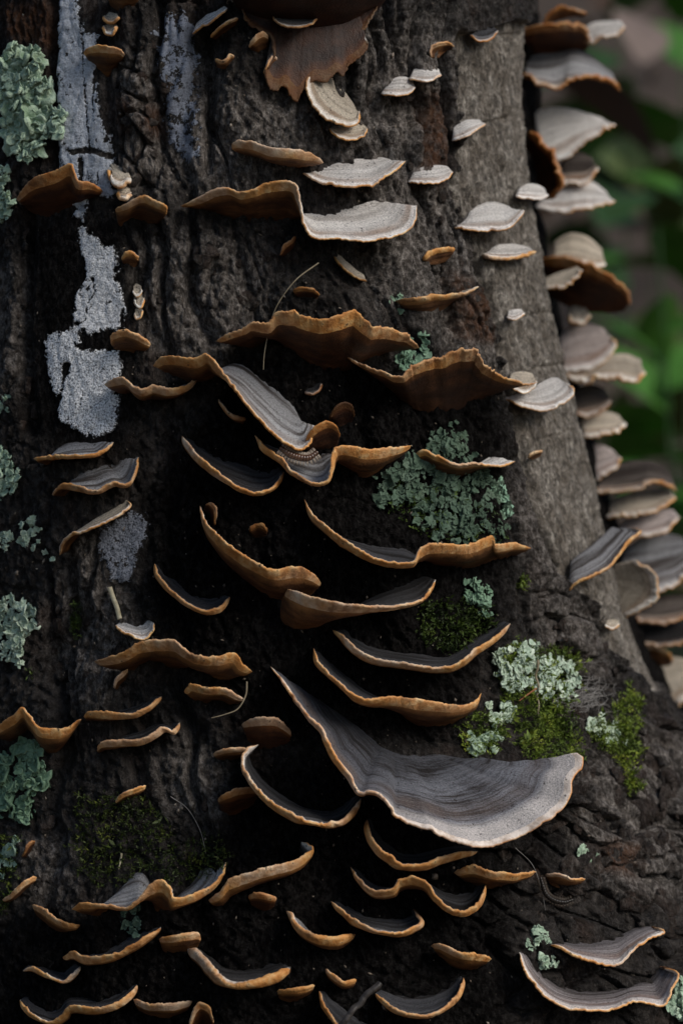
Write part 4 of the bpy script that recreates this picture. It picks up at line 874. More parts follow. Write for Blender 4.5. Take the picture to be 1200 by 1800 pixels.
# ------------------------------------------------------------------ pale crusts lying on the bark
TN = tn(TX)
def crust(label, polys, tint=(1, 1, 1), holes=(), thick=0.0007, amp=7, wear=0.0, grain=1.0, name='crust_lichen'):
    m = poly_mask(polys, 6)
    for h in holes:
        m = m * (1 - poly_mask([h], 3))
    xs = np.concatenate([np.array(p)[:, 0] for p in polys]); ys = np.concatenate([np.array(p)[:, 1] for p in polys])
    sel = (TPX > xs.min() - 20) & (TPX < xs.max() + 20) & (TPY > ys.min() - 20) & (TPY < ys.max() + 20)
    rows = np.where(sel.any(1))[0]; cols = np.where(sel.any(0))[0]
    r0, r1, c0, c1 = rows[0], rows[-1] + 1, cols[0], cols[-1] + 1
    X = TX[r0:r1, c0:c1]; px = TPX[r0:r1, c0:c1]; py = TPY[r0:r1, c0:c1]; n = TN[r0:r1, c0:c1]
    w = sample(m, px + amp * noise(px / 11, py / 11) + 0.6 * amp * noise(px / 4.2 + 9, py / 4.2), py + amp * noise(px / 11 + 40, py / 11) + 0.6 * amp * noise(px / 4.2, py / 4.2 + 30))
    w = w - 0.8 * np.clip(sample(m_ccr, px + 2.5 * noise(px / 9, py / 9), py), 0, 1)
    f1, f2, cid = worley(px / 5.5, py / 5.5, 6)
    bl = fbm(px / 14 + 70, py / 20, 4)
    w = w - 0.6 * sstep(0.42 - wear, 0.75 - wear, bl) - 0.25 * sstep(0.1, 0.6, noise(px / 3.2 + 5, py / 3.2)) * (w < 0.9)
    off = -0.0007 + (thick + 0.0007) * sstep(0.10, 0.40, w) + 0.00012 * noise(px / 3, py / 3) - 0.00018 * f1
    V = X + n * off[..., None]
    F = grid_faces(*X.shape[:2])
    keep = w.reshape(-1)[F].max(1) > 0.12
    F = F[keep]; used = np.unique(F); remap = np.zeros(V.shape[0] * V.shape[1], np.int32); remap[used] = np.arange(len(used))
    o = link(name, mesh_np(name, V.reshape(-1, 3)[used], remap[F], M_CRUST, attrs={'cov': np.clip(w, 0, 1).reshape(-1)[used]}), None, label, 'lichen', 'pale crusts on the bark')
    o.color = (*tint, grain)
    return o
crust('long blue-white crust stripe running down from the top edge', [[(104, -40), (136, -40), (140, 35), (150, 60), (170, 55), (172, 110), (168, 150), (183, 215), (196, 265), (205, 345), (180, 350), (160, 300), (158, 350), (148, 392), (136, 385), (128, 340), (108, 290), (104, 230), (98, 150), (104, 90)]], (0.95, 1.0, 1.1), thick=0.0005, wear=0.0, amp=8, grain=0.25)
crust('bright white crust island below the brown bracket', [[(140, 392), (150, 400), (165, 412), (176, 420), (180, 438), (205, 430), (209, 470), (203, 490), (214, 510), (222, 545), (214, 580), (190, 578), (160, 590), (148, 572), (140, 596), (134, 585), (132, 545), (140, 515), (156, 490), (152, 460), (142, 430)]], (1.25, 1.26, 1.3), thick=0.0005, amp=5, grain=0.6)
crust('large square-ended white crust above the wavy grey brackets', [[(82, 595), (100, 585), (122, 582), (136, 572), (143, 600), (135, 618), (212, 617), (213, 660), (208, 740), (195, 760), (160, 770), (140, 755), (105, 735), (108, 700), (95, 680), (88, 640)]], (1.2, 1.21, 1.25), thick=0.0005, amp=5, holes=[[(112, 640), (130, 640), (126, 660), (112, 662)]])
crust('dull blue-grey crust beside the reddish bark plate', [[(285, 30), (335, 20), (350, 100), (340, 180), (352, 280), (330, 290), (300, 255), (286, 200), (290, 140), (275, 90)]], (0.42, 0.46, 0.56), thick=0.0003, amp=16, wear=0.5, grain=0.4)
crust('grey crust patch below the drooping tan bracket', [[(178, 930), (230, 900), (262, 905), (258, 945), (240, 975), (232, 1024), (198, 1024), (190, 990), (172, 965)]], (0.34, 0.36, 0.42), thick=0.0003, amp=8, wear=0.15)

# ------------------------------------------------------------------ leafy lichens
def frame(n):
    t = np.cross(n, np.array([0.1, 0.2, 1.0])); t /= np.linalg.norm(t, axis=-1, keepdims=True) + 1e-9
    return t, np.cross(n, t)
def scatter(polys, count, rs, r=3, edge=0.45, hole=0.0):
    m = poly_mask(polys, r)
    allp = np.vstack([np.array(p, float) for p in polys]); lo, hi = allp.min(0) - 4, allp.max(0) + 4
    out = np.zeros((0, 2))
    while len(out) < count:
        q = lo + rs.random((count * 3, 2)) * (hi - lo)
        w = sample(m, q[:, 0] + 6 * noise(q[:, 0] / 12, q[:, 1] / 12), q[:, 1] + 6 * noise(q[:, 0] / 12 + 20, q[:, 1] / 12))
        w = w - hole * sstep(-0.05, 0.40, noise(q[:, 0] / 20 + 5, q[:, 1] / 20 + 5)) - 0.5 * hole * sstep(0.0, 0.4, noise(q[:, 0] / 8 + 5, q[:, 1] / 8 + 5))
        ok = w > edge + 0.35 * hole * (rs.random(len(w)) - 0.5)
        out = np.vstack([out, q[ok]])
        if not ok.any(): break
    return out[:count]
LOBE_A = 11
def lichen(label, polys, count, size=8.0, tint=(1, 1, 1), thick=6.0, seed=0, curl=0.5):
    count, size = int(count * 1.25), size * 0.70
    rs = np.random.default_rng(500 + seed)
    q = scatter(polys, count, rs, 11, 0.34, 0.80)
    n0 = body_n(q[:, 0], q[:, 1])
    c = surf(q[:, 0], q[:, 1])
    k = len(q)
    mound = 0.5 + 0.5 * noise(q[:, 0] / 15 + seed, q[:, 1] / 15)
    hgt = (rs.random(k) * 0.6 + mound) * thick * PXM
    n = n0 + rs.normal(0, 0.42, (k, 3)); n /= np.linalg.norm(n, axis=1, keepdims=True)
    t, b = frame(n)
    ang0 = rs.random(k) * 6.283
    sz = size * PXM * rs.lognormal(-0.1, 0.35, k)
    rings = [(0.0, 0.0), (0.5, 0.06), (0.85, 0.16), (1.0, 0.36)]
    V = []; T = []
    ca = np.linspace(0, 2 * math.pi, LOBE_A, endpoint=False)
    lob = 1 + 0.30 * np.sin(ca[None] * rs.integers(2, 5, k)[:, None] + ang0[:, None]) + rs.normal(0, 0.12, (k, LOBE_A))
    dish = curl * rs.uniform(-0.4, 1.0, k)
    for ri, (rr, hh) in enumerate(rings):
        if ri == 0:
            V.append((c + n0 * hgt[:, None])[:, None]); T.append(np.zeros((k, 1))); continue
        rad = sz[:, None] * rr * (1 + (lob - 1) * rr)
        w = rs.normal(0, 0.10, (k, LOBE_A)) * rr
        X = (c + n0 * hgt[:, None])[:, None] + t[:, None] * (rad * np.cos(ca + ang0[:, None]))[..., None] + b[:, None] * (rad * np.sin(ca + ang0[:, None]))[..., None] + n[:, None] * ((hh * dish[:, None] + w) * sz[:, None])[..., None]
        V.append(X); T.append(np.full((k, LOBE_A), rr ** 3))
    # folded-down rim gives each lobe a thickness
    X = V[-1] - n[:, None] * (sz * 0.30)[:, None, None]
    V.append(X); T.append(np.full((k, LOBE_A), 0.2))
    V = np.concatenate(V, 1); T = np.concatenate(T, 1)
    nvp = V.shape[1]
    loc = []
    for a in range(LOBE_A):
        a2 = (a + 1) % LOBE_A
        loc += [(0, 1 + a, 1 + a2)]
        for r in range(3):
            i0 = 1 + r * LOBE_A
            loc += [(i0 + a, i0 + LOBE_A + a, i0 + LOBE_A + a2), (i0 + a, i0 + LOBE_A + a2, i0 + a2)]
    F = (np.arange(k)[:, None, None] * nvp + np.array(loc)[None]).reshape(-1, 3)
    o = link('leafy_lichen', mesh_np('leafy_lichen', V.reshape(-1, 3), F, M_LICH, attrs={'tip': T.ravel()}), None, label, 'lichen', 'leafy lichen tufts')
    o.color = (*tint, 1)
    return o
def ell(cx, cy, rx, ry, n=14):
    return [(cx + rx * math.cos(a), cy + ry * math.sin(a)) for a in np.linspace(0, 6.283, n, endpoint=False)]
G1 = (0.95, 1.0, 0.94); G2 = (0.22, 0.27, 0.24); G3 = (1.25, 1.22, 1.22)
lichen('big mint green lichen mass beside the top of the white stripe', [[(-20, 120), (15, 110), (20, 80), (42, 80), (45, 95), (78, 92), (84, 125), (92, 150), (80, 175), (110, 180), (118, 215), (112, 250), (85, 262), (60, 285), (30, 280), (15, 230), (10, 160), (-20, 200)]], 520, 12, G1, 16, 1, -0.9)
lichen('mint lichen strip at the photo edge beside the brown bracket', [[(-30, 300), (15, 295), (25, 340), (22, 385), (-30, 390)]], 110, 9, G1, 10, 2, -0.9)
lichen('small mint lichen scrap at the photo edge beside the white crust', [[(-30, 680), (10, 680), (18, 710), (8, 740), (-30, 745)]], 60, 8, G1, 8, 3)
lichen('mint lichen tuft at the photo edge beside the wavy grey brackets', [[(-30, 785), (15, 788), (35, 815), (32, 860), (5, 875), (-30, 870)]], 150, 8, G1, 10, 4)
lichen('sparse pale lichen flecks below the drooping tan bracket', [ell(52, 920, 12, 14), ell(56, 948, 14, 12), ell(12, 948, 22, 12), ell(4, 975, 7, 6), ell(92, 972, 12, 10)], 120, 6, G3, 4, 5)
lichen('bright pale rosette lichen at the photo edge above the saddle bracket', [[(-30, 1070), (30, 1050), (62, 1075), (60, 1100), (40, 1115), (52, 1145), (45, 1170), (15, 1165), (8, 1135), (-30, 1125)]], 260, 8.5, G3, 7, 6)
lichen('dark green broad lichen under the saddle bracket', [[(-30, 1340), (10, 1310), (55, 1295), (85, 1320), (80, 1370), (60, 1400), (65, 1440), (15, 1440), (-30, 1425)]], 200, 11, (0.42, 0.54, 0.44), 6, 7)
lichen('lowest green lichen tuft at the photo edge', [[(-20, 1490), (30, 1480), (42, 1500), (22, 1540), (-20, 1535)]], 80, 8, G1, 6, 8)
lichen('central grey-green lichen between the flat orange brackets', [[(650, 850), (690, 815), (720, 800), (760, 770), (800, 740), (830, 745), (820, 780), (860, 840), (885, 870), (890, 905), (895, 950), (830, 955), (760, 945), (715, 895), (665, 890)]], 560, 8, G2, 7, 9)
lichen('dark lichen scrap behind the crest of the widest orange bracket', [[(690, 640), (715, 605), (735, 580), (748, 600), (750, 625), (715, 650)]], 70, 8, (0.42, 0.55, 0.48), 5, 10)
lichen('whitish green knobbly lichen with moss beside the thin smiling bracket', [ell(905, 1170, 42, 46), ell(960, 1185, 42, 30), ell(985, 1205, 30, 20), ell(960, 1225, 18, 14)], 430, 6.5, G3, 12, 11, 1.1)
lichen('small whitish lichen sprig beside the doubled bracket tip', [ell(872, 1252, 26, 14), ell(892, 1250, 12, 10)], 80, 7, G3, 5, 12)
lichen('branching pale lichen just above the largest bracket fan', [ell(835, 1310, 20, 16), ell(858, 1300, 14, 22), ell(862, 1285, 8, 10)], 90, 7, G1, 5, 13)
lichen('leafy white-green lichen set in moss by the trunk outline', [ell(1045, 1278, 16, 12), ell(1066, 1278, 14, 18), ell(1082, 1296, 18, 12)], 90, 8, G3, 5, 14)
lichen('small mint lichen above the long bowl bracket', [ell(945, 1645, 16, 16), ell(942, 1662, 20, 10), ell(960, 1690, 14, 14)], 110, 6, G1, 6, 15)
lichen('knobbly mint lichen at the lower corner of the photo', [ell(1192, 1755, 26, 34)], 150, 6.5, G1, 9, 16)
lichen('tiny mint lichen speck past the tip of the largest fan', [ell(1022, 1496, 12, 10), ell(1036, 1502, 9, 8)], 40, 5.5, G1, 5, 17)
lichen('dim green lichen hanging below the large sinuous bracket', [ell(842, 1055, 20, 28), ell(828, 1030, 16, 12)], 80, 8, (0.45, 0.58, 0.5), 5, 18)
lichen('dim grey lichen scrap under the undulating bracket', [ell(236, 1615, 18, 28)], 60, 7, (0.28, 0.34, 0.32), 5, 19)
lichen('thin green lichen strand at the edge of the bare wood', [[(858, 832), (872, 830), (884, 870), (900, 905), (885, 905), (868, 870)], ell(893, 907, 8, 8)], 70, 6, (0.8, 1.0, 0.92), 4, 20)
lichen('faint lichen specks beside the pinkish wedge bracket', [ell(694, 530, 10, 16), ell(740, 585, 8, 10)], 40, 5.5, (0.55, 0.66, 0.6), 4, 21)

# ------------------------------------------------------------------ moss
def moss(label, polys, count, ln=9.0, tint=(1, 1, 1), seed=0):
    rs = np.random.default_rng(900 + seed)
    q = scatter(polys, count, rs, 9, 0.3, 0.45)
    k = len(q); per = 9
    n0 = body_n(q[:, 0], q[:, 1]); c = surf(q[:, 0], q[:, 1])
    stem = n0 * 0.8 + rs.normal(0, 0.45, (k, 3)) + np.array([0, 0, 0.15]); stem /= np.linalg.norm(stem, axis=1, keepdims=True)
    L = ln * PXM * rs.lognormal(0, 0.35, k)
    V = []
    for j in range(per):
        f = (j + 0.5) / per
        base = c + stem * (L * f * 1.3)[:, None] - n0 * 0.0004
        d = stem * (0.35 + 0.5 * f) + rs.normal(0, 0.62, (k, 3)); d /= np.linalg.norm(d, axis=1, keepdims=True)
        w = np.cross(d, rs.normal(0, 1, (k, 3))); w /= np.linalg.norm(w, axis=1, keepdims=True) + 1e-9
        l = (L * rs.uniform(0.4, 0.7, k))[:, None]
        V.append(np.stack([base, base + d * l * 0.45 + w * l * 0.17, base + d * l, base + d * l * 0.45 - w * l * 0.17], 1))
    V = np.concatenate(V, 0)
    F = np.arange(len(V) * 4).reshape(-1, 4)
    o = link('moss_patch', mesh_np('moss_patch', V.reshape(-1, 3), F, M_MOSS, smooth=False), None, label, 'moss', 'moss patches on the bark')
    o.color = (*tint, 1)
    return o
moss('bright green moss around the whitish knobbly lichen', [[(870, 1135), (950, 1130), (1010, 1150), (1020, 1190), (1000, 1240), (1010, 1290), (1040, 1330), (980, 1340), (930, 1345), (900, 1300), (905, 1260), (880, 1240)], ell(845, 1290, 40, 40)], 1900, 9, (1.7, 1.6, 1.5), 1)
moss('yellow-green moss trailing down the trunk outline', [[(1085, 1225), (1105, 1200), (1120, 1240), (1112, 1300), (1130, 1325), (1105, 1340), (1120, 1400), (1100, 1395), (1085, 1330), (1050, 1310), (1030, 1280), (1070, 1260)]], 700, 10, (2.0, 1.8, 1.5), 2)
moss('dark moss mat above the undulating blue-grey bracket', [[(140, 1390), (240, 1400), (300, 1440), (300, 1530), (230, 1540), (170, 1560), (130, 1480)], ell(190, 1500, 60, 60)], 700, 8, (0.5, 0.48, 0.45), 3)
moss('dark moss clump above the curled tail bracket', [[(300, 1480), (390, 1470), (410, 1510), (360, 1550), (290, 1550)]], 300, 8, (0.5, 0.48, 0.45), 4)
moss('dim moss under the broad pale-lipped bracket', [[(740, 1060), (840, 1060), (880, 1110), (790, 1150), (740, 1130)]], 500, 9, (0.55, 0.6, 0.55), 5)
moss('moss specks beside the grey weathered bark ridge', [ell(132, 1090, 14, 30), ell(88, 1025, 10, 8), ell(60, 1180, 8, 16)], 110, 7, (0.8, 0.8, 0.7), 6)
moss('single bright moss sprig under the sinuous bracket tip', [ell(918, 1024, 12, 10)], 40, 9, (1.5, 1.4, 1), 7)
moss('moss fringe at the photo edge by the lowest green lichen', [[(-20, 1470), (40, 1470), (30, 1560), (15, 1600), (-20, 1600)]], 300, 8, (0.9, 0.85, 0.8), 8)
moss('mossy green film below the central grey-green lichen', [[(690, 840), (780, 860), (870, 900), (890, 950), (740, 950), (680, 890)]], 260, 7, (0.7, 0.8, 0.6), 9)

# ------------------------------------------------------------------ loose bark flakes (pieces of the trunk)
def flakes():
    rs = np.random.default_rng(77)
    protos = []
    for k in range(10):
        na = 11; a = (np.arange(na) + rs.uniform(-0.38, 0.38, na)) / na * 6.283
        r = rs.uniform(0.55, 1.15, na)
        o = np.stack([np.cos(a) * r, np.sin(a) * r, rs.normal(0, 0.10, na)], 1)
        V = np.vstack([o - [0, 0, 0.35], o * [0.92, 0.92, 1] + [0, 0, 0.10], o * [0.5, 0.5, 1] + np.stack([rs.normal(0, .08, na), rs.normal(0, .08, na), rs.normal(0.16, 0.07, na)], 1), [[0, 0, 0.18 + rs.normal(0, .08)]]])
        F = []
        for i in range(na):
            j = (i + 1) % na
            F += [(i, j, na + j), (i, na + j, na + i), (na + i, na + j, 2 * na + j), (na + i, 2 * na + j, 2 * na + i), (2 * na + i, 2 * na + j, 3 * na)]
        protos.append(mesh_np('bark_flake', V, np.array(F), M_BARK, smooth=False, attrs={'zone': np.tile([0, 0.25 * rs.random(), 0.2 * rs.random(), 1], (len(V), 1))}))
    areas = [([(900, 1380), (1200, 1300), (1200, 1640), (960, 1640), (860, 1480)], 90, 20), ([(1000, 1200), (1200, 1330), (1200, 1450), (1020, 1400)], 30, 16),
             ([(80, 1000), (250, 1040), (240, 1250), (60, 1200)], 26, 13), ([(240, 60), (300, 120), (310, 330), (210, 330), (210, 130)], 30, 12),
             ([(260, 400), (480, 430), (460, 600), (250, 560)], 34, 11), ([(640, 160), (780, 160), (880, 600), (740, 600), (650, 400)], 44, 11),
             ([(930, 1000), (1080, 1090), (1090, 1200), (950, 1150)], 30, 12), ([(0, 400), (45, 400), (60, 780), (0, 780)], 20, 13), ([(60, 1450), (420, 1330), (400, 1480), (60, 1580)], 30, 12)]
    for poly, cnt, size in areas:
        for x, y in scatter([poly], cnt, rs):
            n = Vector(body_n(np.array(x), np.array(y))) + Vector(rs.normal(0, 0.22, 3))
            o = bpy.data.objects.new('bark_flake', protos[rs.integers(10)]); COL.objects.link(o)
            o.parent = TRUNK
            c = Vector(surf(np.array([x]), np.array([y]))[0]) - Vector(TRUNK.location) - n.normalized() * 0.0008
            q = n.to_track_quat('Z', 'Y')
            s = size * PXM * rs.lognormal(-0.2, 0.4)
            o.location = c; o.rotation_euler = q.to_euler(); o.rotation_euler.rotate_axis('Z', rs.uniform(0, 6.283)); o.scale = (s * rs.uniform(.8, 1.4), s * rs.uniform(.8, 1.4), s * 0.9)
flakes()

# ------------------------------------------------------------------ thin stalks, hairs, stick
def tube_mesh(name, pts, rad, mat, n=6, closed=False):
    pts = np.array(pts, float); m = len(pts)
    tg = np.gradient(pts, axis=0); tg /= np.linalg.norm(tg, axis=1, keepdims=True) + 1e-12
    up = np.array([0.3, -0.9, 0.2]); a = np.cross(tg, up); a /= np.linalg.norm(a, axis=1, keepdims=True) + 1e-12
    b = np.cross(tg, a)
    rad = np.broadcast_to(np.asarray(rad, float), (m,))
    th = np.linspace(0, 2 * math.pi, n + 1)
    V = pts[:, None] + rad[:, None, None] * (a[:, None] * np.cos(th)[None, :, None] + b[:, None] * np.sin(th)[None, :, None])
    return V.reshape(-1, 3), grid_faces(m, n + 1)
def strand(name, label, cat, line, rad, mat, lift=8, group=None, taper=True, amp=0.0):
    q = catmull(line, 40)
    d = surf_d(q[:, 0], q[:, 1]); d = np.convolve(np.pad(d, 8, 'edge'), np.ones(17) / 17, 'valid') - lift * PXM
    pts = P(q[:, 0], q[:, 1], d)
    if amp: pts = pts + amp * PXM * np.stack([noise(np.arange(40) / 6, np.arange(40) * 0 + k) for k in (1.5, 2.5, 3.5)], 1)
    r = rad * PXM * (np.linspace(1, 0.45, 40) if taper else np.ones(40))
    V, F = tube_mesh(name, pts, r, mat)
    return link(name, mesh_np(name, V, F, mat), None, label, cat, group)
M_STALK = mat_plain('dry_stalk', [(0.3, (0.30, 0.26, 0.16)), (0.7, (0.55, 0.50, 0.36))], 400, 0.6)
M_HAIR = mat_plain('plant_hair', [(0.3, (0.20, 0.16, 0.10)), (0.7, (0.34, 0.28, 0.19))], 300, 0.5)
M_WEB = mat_plain('pale_fibre', [(0.3, (0.16, 0.15, 0.14)), (0.7, (0.30, 0.28, 0.26))], 300, 0.5)
M_STICK = mat_plain('dark_stick', [(0.3, (0.02, 0.017, 0.015)), (0.7, (0.07, 0.06, 0.055))], 300, 0.5, 0.6)
strand('dry_stalk', 'short pale dry stalk standing above the white curled bracket', 'stalk', [(193, 1032), (199, 1050), (206, 1068), (211, 1088)], 4.5, M_STALK, 10, taper=False)
strand('plant_hair', 'long thin hair arching over the broad ragged-crest bracket', 'plant fibre', [(560, 462), (520, 492), (488, 535), (474, 575), (465, 620), (463, 650)], 1.3, M_HAIR, 60)
strand('plant_hair', 'thin curved hair hanging from the short orange bracket', 'plant fibre', [(434, 1198), (432, 1222), (418, 1246), (395, 1256), (372, 1262)], 1.6, M_HAIR, 26)
strand('dark_stick', 'dark thin stick leaning over the steep pale-rimmed bracket', 'stick', [(668, 1728), (645, 1750), (622, 1774), (598, 1806)], 5.5, M_STICK, 74, taper=False, amp=3)
strand('dry_stalk', 'tiny tan bark splinter stuck up above the blue-grey crest', 'stalk', [(214, 1500), (212, 1514), (209, 1528)], 2.2, M_STALK, 8)
strand('dry_stalk', 'brown twig leaning across the whitish knobbly lichen', 'stalk', [(945, 1160), (943, 1190), (945, 1225), (948, 1262)], 2.6, M_HAIR, 18, amp=4)
strand('dry_stalk', 'thin reddish needle crossing below the whitish knobbly lichen', 'stalk', [(942, 1210), (928, 1220), (912, 1232)], 1.8, mat_plain('red_needle', [(0.3, (0.22, 0.08, 0.03)), (0.7, (0.34, 0.14, 0.06))], 300), 18)
def fibres():
    rs = np.random.default_rng(41); V = []; F = []; k = 0
    for i in range(60):
        x, y = rs.normal(1045, 14), rs.normal(1215, 16)
        a = rs.uniform(1.9, 4.6); pts = [(x, y)]
        for s in range(7):
            a += rs.normal(0, 0.42); x += 9 * math.cos(a) * rs.uniform(.6, 1.3); y += 11 * abs(math.sin(a)) * rs.uniform(.2, 1.3) - 2
            pts.append((x, y))
        q = catmull(pts, 26); d = surf_d(q[:, 0], q[:, 1]); d = np.convolve(np.pad(d, 6, 'edge'), np.ones(13) / 13, 'valid') - rs.uniform(4, 22) * PXM
        v, f = tube_mesh('f', P(q[:, 0], q[:, 1], d), 0.38 * PXM, M_WEB, 4)
        V.append(v); F.append(f + k); k += len(v)
    link('fibre_tangle', mesh_np('fibre_tangle', np.vstack(V), np.vstack(F), M_WEB), None, 'wispy tangle of pale fibres above the white-green moss lichen', 'plant fibre')
fibres()

# ------------------------------------------------------------------ millipedes
M_MIL = mat_plain('millipede_shell', [(0.3, (0.05, 0.025, 0.015)), (0.6, (0.12, 0.06, 0.035))], 500, 0.22, 0, 0.7)
M_MLEG = mat_plain('millipede_leg', [(0.3, (0.35, 0.28, 0.22)), (0.7, (0.5, 0.42, 0.34))], 300, 0.35)
def millipede(label, line, dep, rad, nseg, ms=None, ml=None):
    q = catmull(line, nseg); q2 = catmull(line, nseg * 2)
    d = dep(q[:, 0], q[:, 1]); pts = P(q[:, 0], q[:, 1], d)
    root = bpy.data.objects.new('millipede', None); COL.objects.link(root); root.location = Vector(pts.mean(0))
    root['label'] = label; root['category'] = 'millipede'; root['group'] = 'millipedes'
    tg = np.gradient(pts, axis=0); tg /= np.linalg.norm(tg, axis=1, keepdims=True)
    step = np.linalg.norm(np.diff(pts, axis=0), axis=1).mean()
    V = []; F = []; k = 0; LV = []; LF = []; lk = 0
    for i in range(nseg):
        taper = min(1, 0.55 + 0.12 * min(i, nseg - 1 - i))
        loc = []
        for s, rr in ((-0.55, 0.80), (-0.25, 1.0), (0.2, 1.02), (0.5, 0.84)):
            loc.append((pts[i] + tg[i] * step * s, rad * rr * taper))
        v, f = tube_mesh('s', [l[0] for l in loc], [l[1] for l in loc], None, 12)
        V.append(v); F.append(f + k); k += len(v)
        side = np.cross(tg[i], [0, -1, 0.2]); side /= np.linalg.norm(side)
        for sg in (-1, 1):
            for o in (-0.2, 0.2):
                a = pts[i] + tg[i] * step * o + side * sg * rad * 0.7
                b = a + side * sg * rad * 0.8 + np.array([0, -0.25, 0]) * rad; c = b + side * sg * rad * 0.4 + np.array([0, 0.9, -0.2]) * rad
                v, f = tube_mesh('l', [a, b, c], [rad * .14, rad * .12, rad * .06], None, 4)
                LV.append(v); LF.append(f + lk); lk += len(v)
    link('body', mesh_np('body', np.vstack(V), np.vstack(F), ms or M_MIL), root)
    link('legs', mesh_np('legs', np.vstack(LV), np.vstack(LF), ml or M_MLEG), root)['kind'] = 'stuff'
millipede('shiny brown millipede lying in the grey bowl bracket', [(494, 788), (508, 798), (525, 804), (542, 805), (556, 796)], lambda x, y: depth(x, y) - 62 * PXM, 6.5 * PXM, 15)
millipede('dark millipede curled on the bark under the white-topped wedge', [(950, 1545), (958, 1570), (972, 1582), (990, 1586), (1004, 1582)], lambda x, y: depth(x, y) - 20 * PXM, 4.5 * PXM, 18, mat_plain('dark_shell', [(0.3, (0.008, 0.006, 0.005)), (0.7, (0.02, 0.014, 0.01))], 500, 0.3), mat_plain('dark_leg', [(0.3, (0.06, 0.045, 0.03)), (0.7, (0.12, 0.09, 0.07))], 300, 0.4))

# ------------------------------------------------------------------ forest floor and the green bank behind
GZ = -0.45
def ground():
    M = mat_plain('leaf_litter', [(0.3, (0.035, 0.026, 0.021)), (0.5, (0.06, 0.044, 0.034)), (0.7, (0.09, 0.066, 0.05))], 3, 0.85, 0.4)
    n = 150
    a = np.linspace(-1, 1, n); g = np.sign(a) * (np.abs(a) ** 3) * 120
    X, Y = np.meshgrid(g, g, indexing='ij')
    bank = sstep(1.6, 8.0, Y) * 3.2 + sstep(6, 40, Y) * 14
    Z = GZ + 0.02 * noise(X * 3, Y * 3) + bank + 0.10 * noise(X * 1.1, Y * 1.1) * sstep(0.5, 1.5, np.hypot(X, Y)) 
    link('ground', mesh_np('ground', np.stack([X, Y, Z], -1).reshape(-1, 3), grid_faces(n, n), M), None, kind='structure')
    return lambda x, y: GZ + sstep(1.6, 8.0, np.asarray(float(y))) * 3.2
GH = ground()
M_GRN = [mat_plain('leaf_green_%d' % i, [(0.3, c), (0.7, tuple(1.7 * v for v in c))], 20, 0.55, 0, 0.3) for i, c in enumerate([(0.042, 0.125, 0.016), (0.022, 0.055, 0.015), (0.055, 0.075, 0.022)])]
M_DEAD = [mat_plain('dead_leaf_%d' % i, [(0.3, c), (0.7, tuple(1.5 * v for v in c))], 30, 0.75) for i, c in enumerate([(0.075, 0.042, 0.026), (0.07, 0.034, 0.025), (0.14, 0.105, 0.09)])]
def leaf_mesh(name, L, Wd, bend, mat, fold=0.25):
    t = np.linspace(0, 1, 9)
    w = Wd * np.sin(np.pi * np.clip(t * 0.97 + 0.03, 0, 1)) ** 0.8
    zc = bend * t ** 2
    V = np.stack([np.stack([-w, t * L, zc + fold * w], 1), np.stack([0 * t, t * L, zc], 1), np.stack([w, t * L, zc + fold * w], 1)], 1)
    return mesh_np(name, V.reshape(-1, 3), grid_faces(9, 3), mat)
def plant(label, px, py, d, nl, L, Wd, mi, seed, spread=0.6):
    rs = np.random.default_rng(300 + seed)
    tip = P(np.array(px), np.array(py), d)
    gx, gy = float(tip[0]), float(tip[1]); gz = float(GH(gx, gy))
    root = bpy.data.objects.new('leafy_plant', None); COL.objects.link(root); root.location = (gx, gy, gz)
    root['label'] = label; root['category'] = 'plant'; root['group'] = 'blurred plants behind the trunk'
    h = float(tip[2]) - gz
    pts = [np.array([0.02 * math.sin(3 * f), 0, f * h]) for f in np.linspace(-0.05, 1, 8)]
    V, F = tube_mesh('stem', pts, 0.002, M_GRN[1])
    o = link('stem', mesh_np('stem', V, F, M_GRN[1]), root); o.location = (0, 0, 0)
    me = leaf_mesh('leaf', L, Wd, -0.25 * L, M_GRN[mi])
    for i in range(nl):
        f = 1 - 0.55 * i / max(nl, 1) * rs.uniform(0.6, 1.2)
        lo = bpy.data.objects.new('leaf', me); COL.objects.link(lo); lo.parent = root
        lo.location = (0.02 * math.sin(3 * f), 0, f * h)
        lo.rotation_euler = (rs.uniform(-0.4, 0.9), rs.uniform(-0.6, 0.6), rs.uniform(0, 6.283))
        s = rs.uniform(0.6, 1.1); lo.scale = (s, s, s)
plant('blurred bright green blades beside the brown arch bracket', 1150, 400, 2.73, 5, 0.198, 0.037, 0, 1)
plant('blurred green plant level with the notched pale shelf', 1160, 640, 3.06, 6, 0.215, 0.066, 0, 2)
plant('blurred green plant above the crowded cluster', 1180, 760, 2.81, 6, 0.161, 0.060, 0, 3)
plant('blurred dark green plant behind the top of the row', 1080, 30, 3.86, 7, 0.269, 0.090, 1, 4)
plant('blurred green plant in the top corner of the photo', 1190, 40, 3.51, 7, 0.215, 0.090, 0, 5)
plant('blurred olive plant below the red-brown gap', 1130, 300, 4.39, 6, 0.251, 0.090, 2, 6)
plant('blurred pale green plant behind the large brown arch', 1060, 400, 4.04, 4, 0.215, 0.090, 1, 7)
plant('blurred green plant behind the zoned disc', 1195, 860, 3.33, 4, 0.179, 0.066, 0, 8)
plant('blurred olive plant behind the mauve stacked fan', 1110, 560, 3.69, 6, 0.215, 0.076, 2, 9)
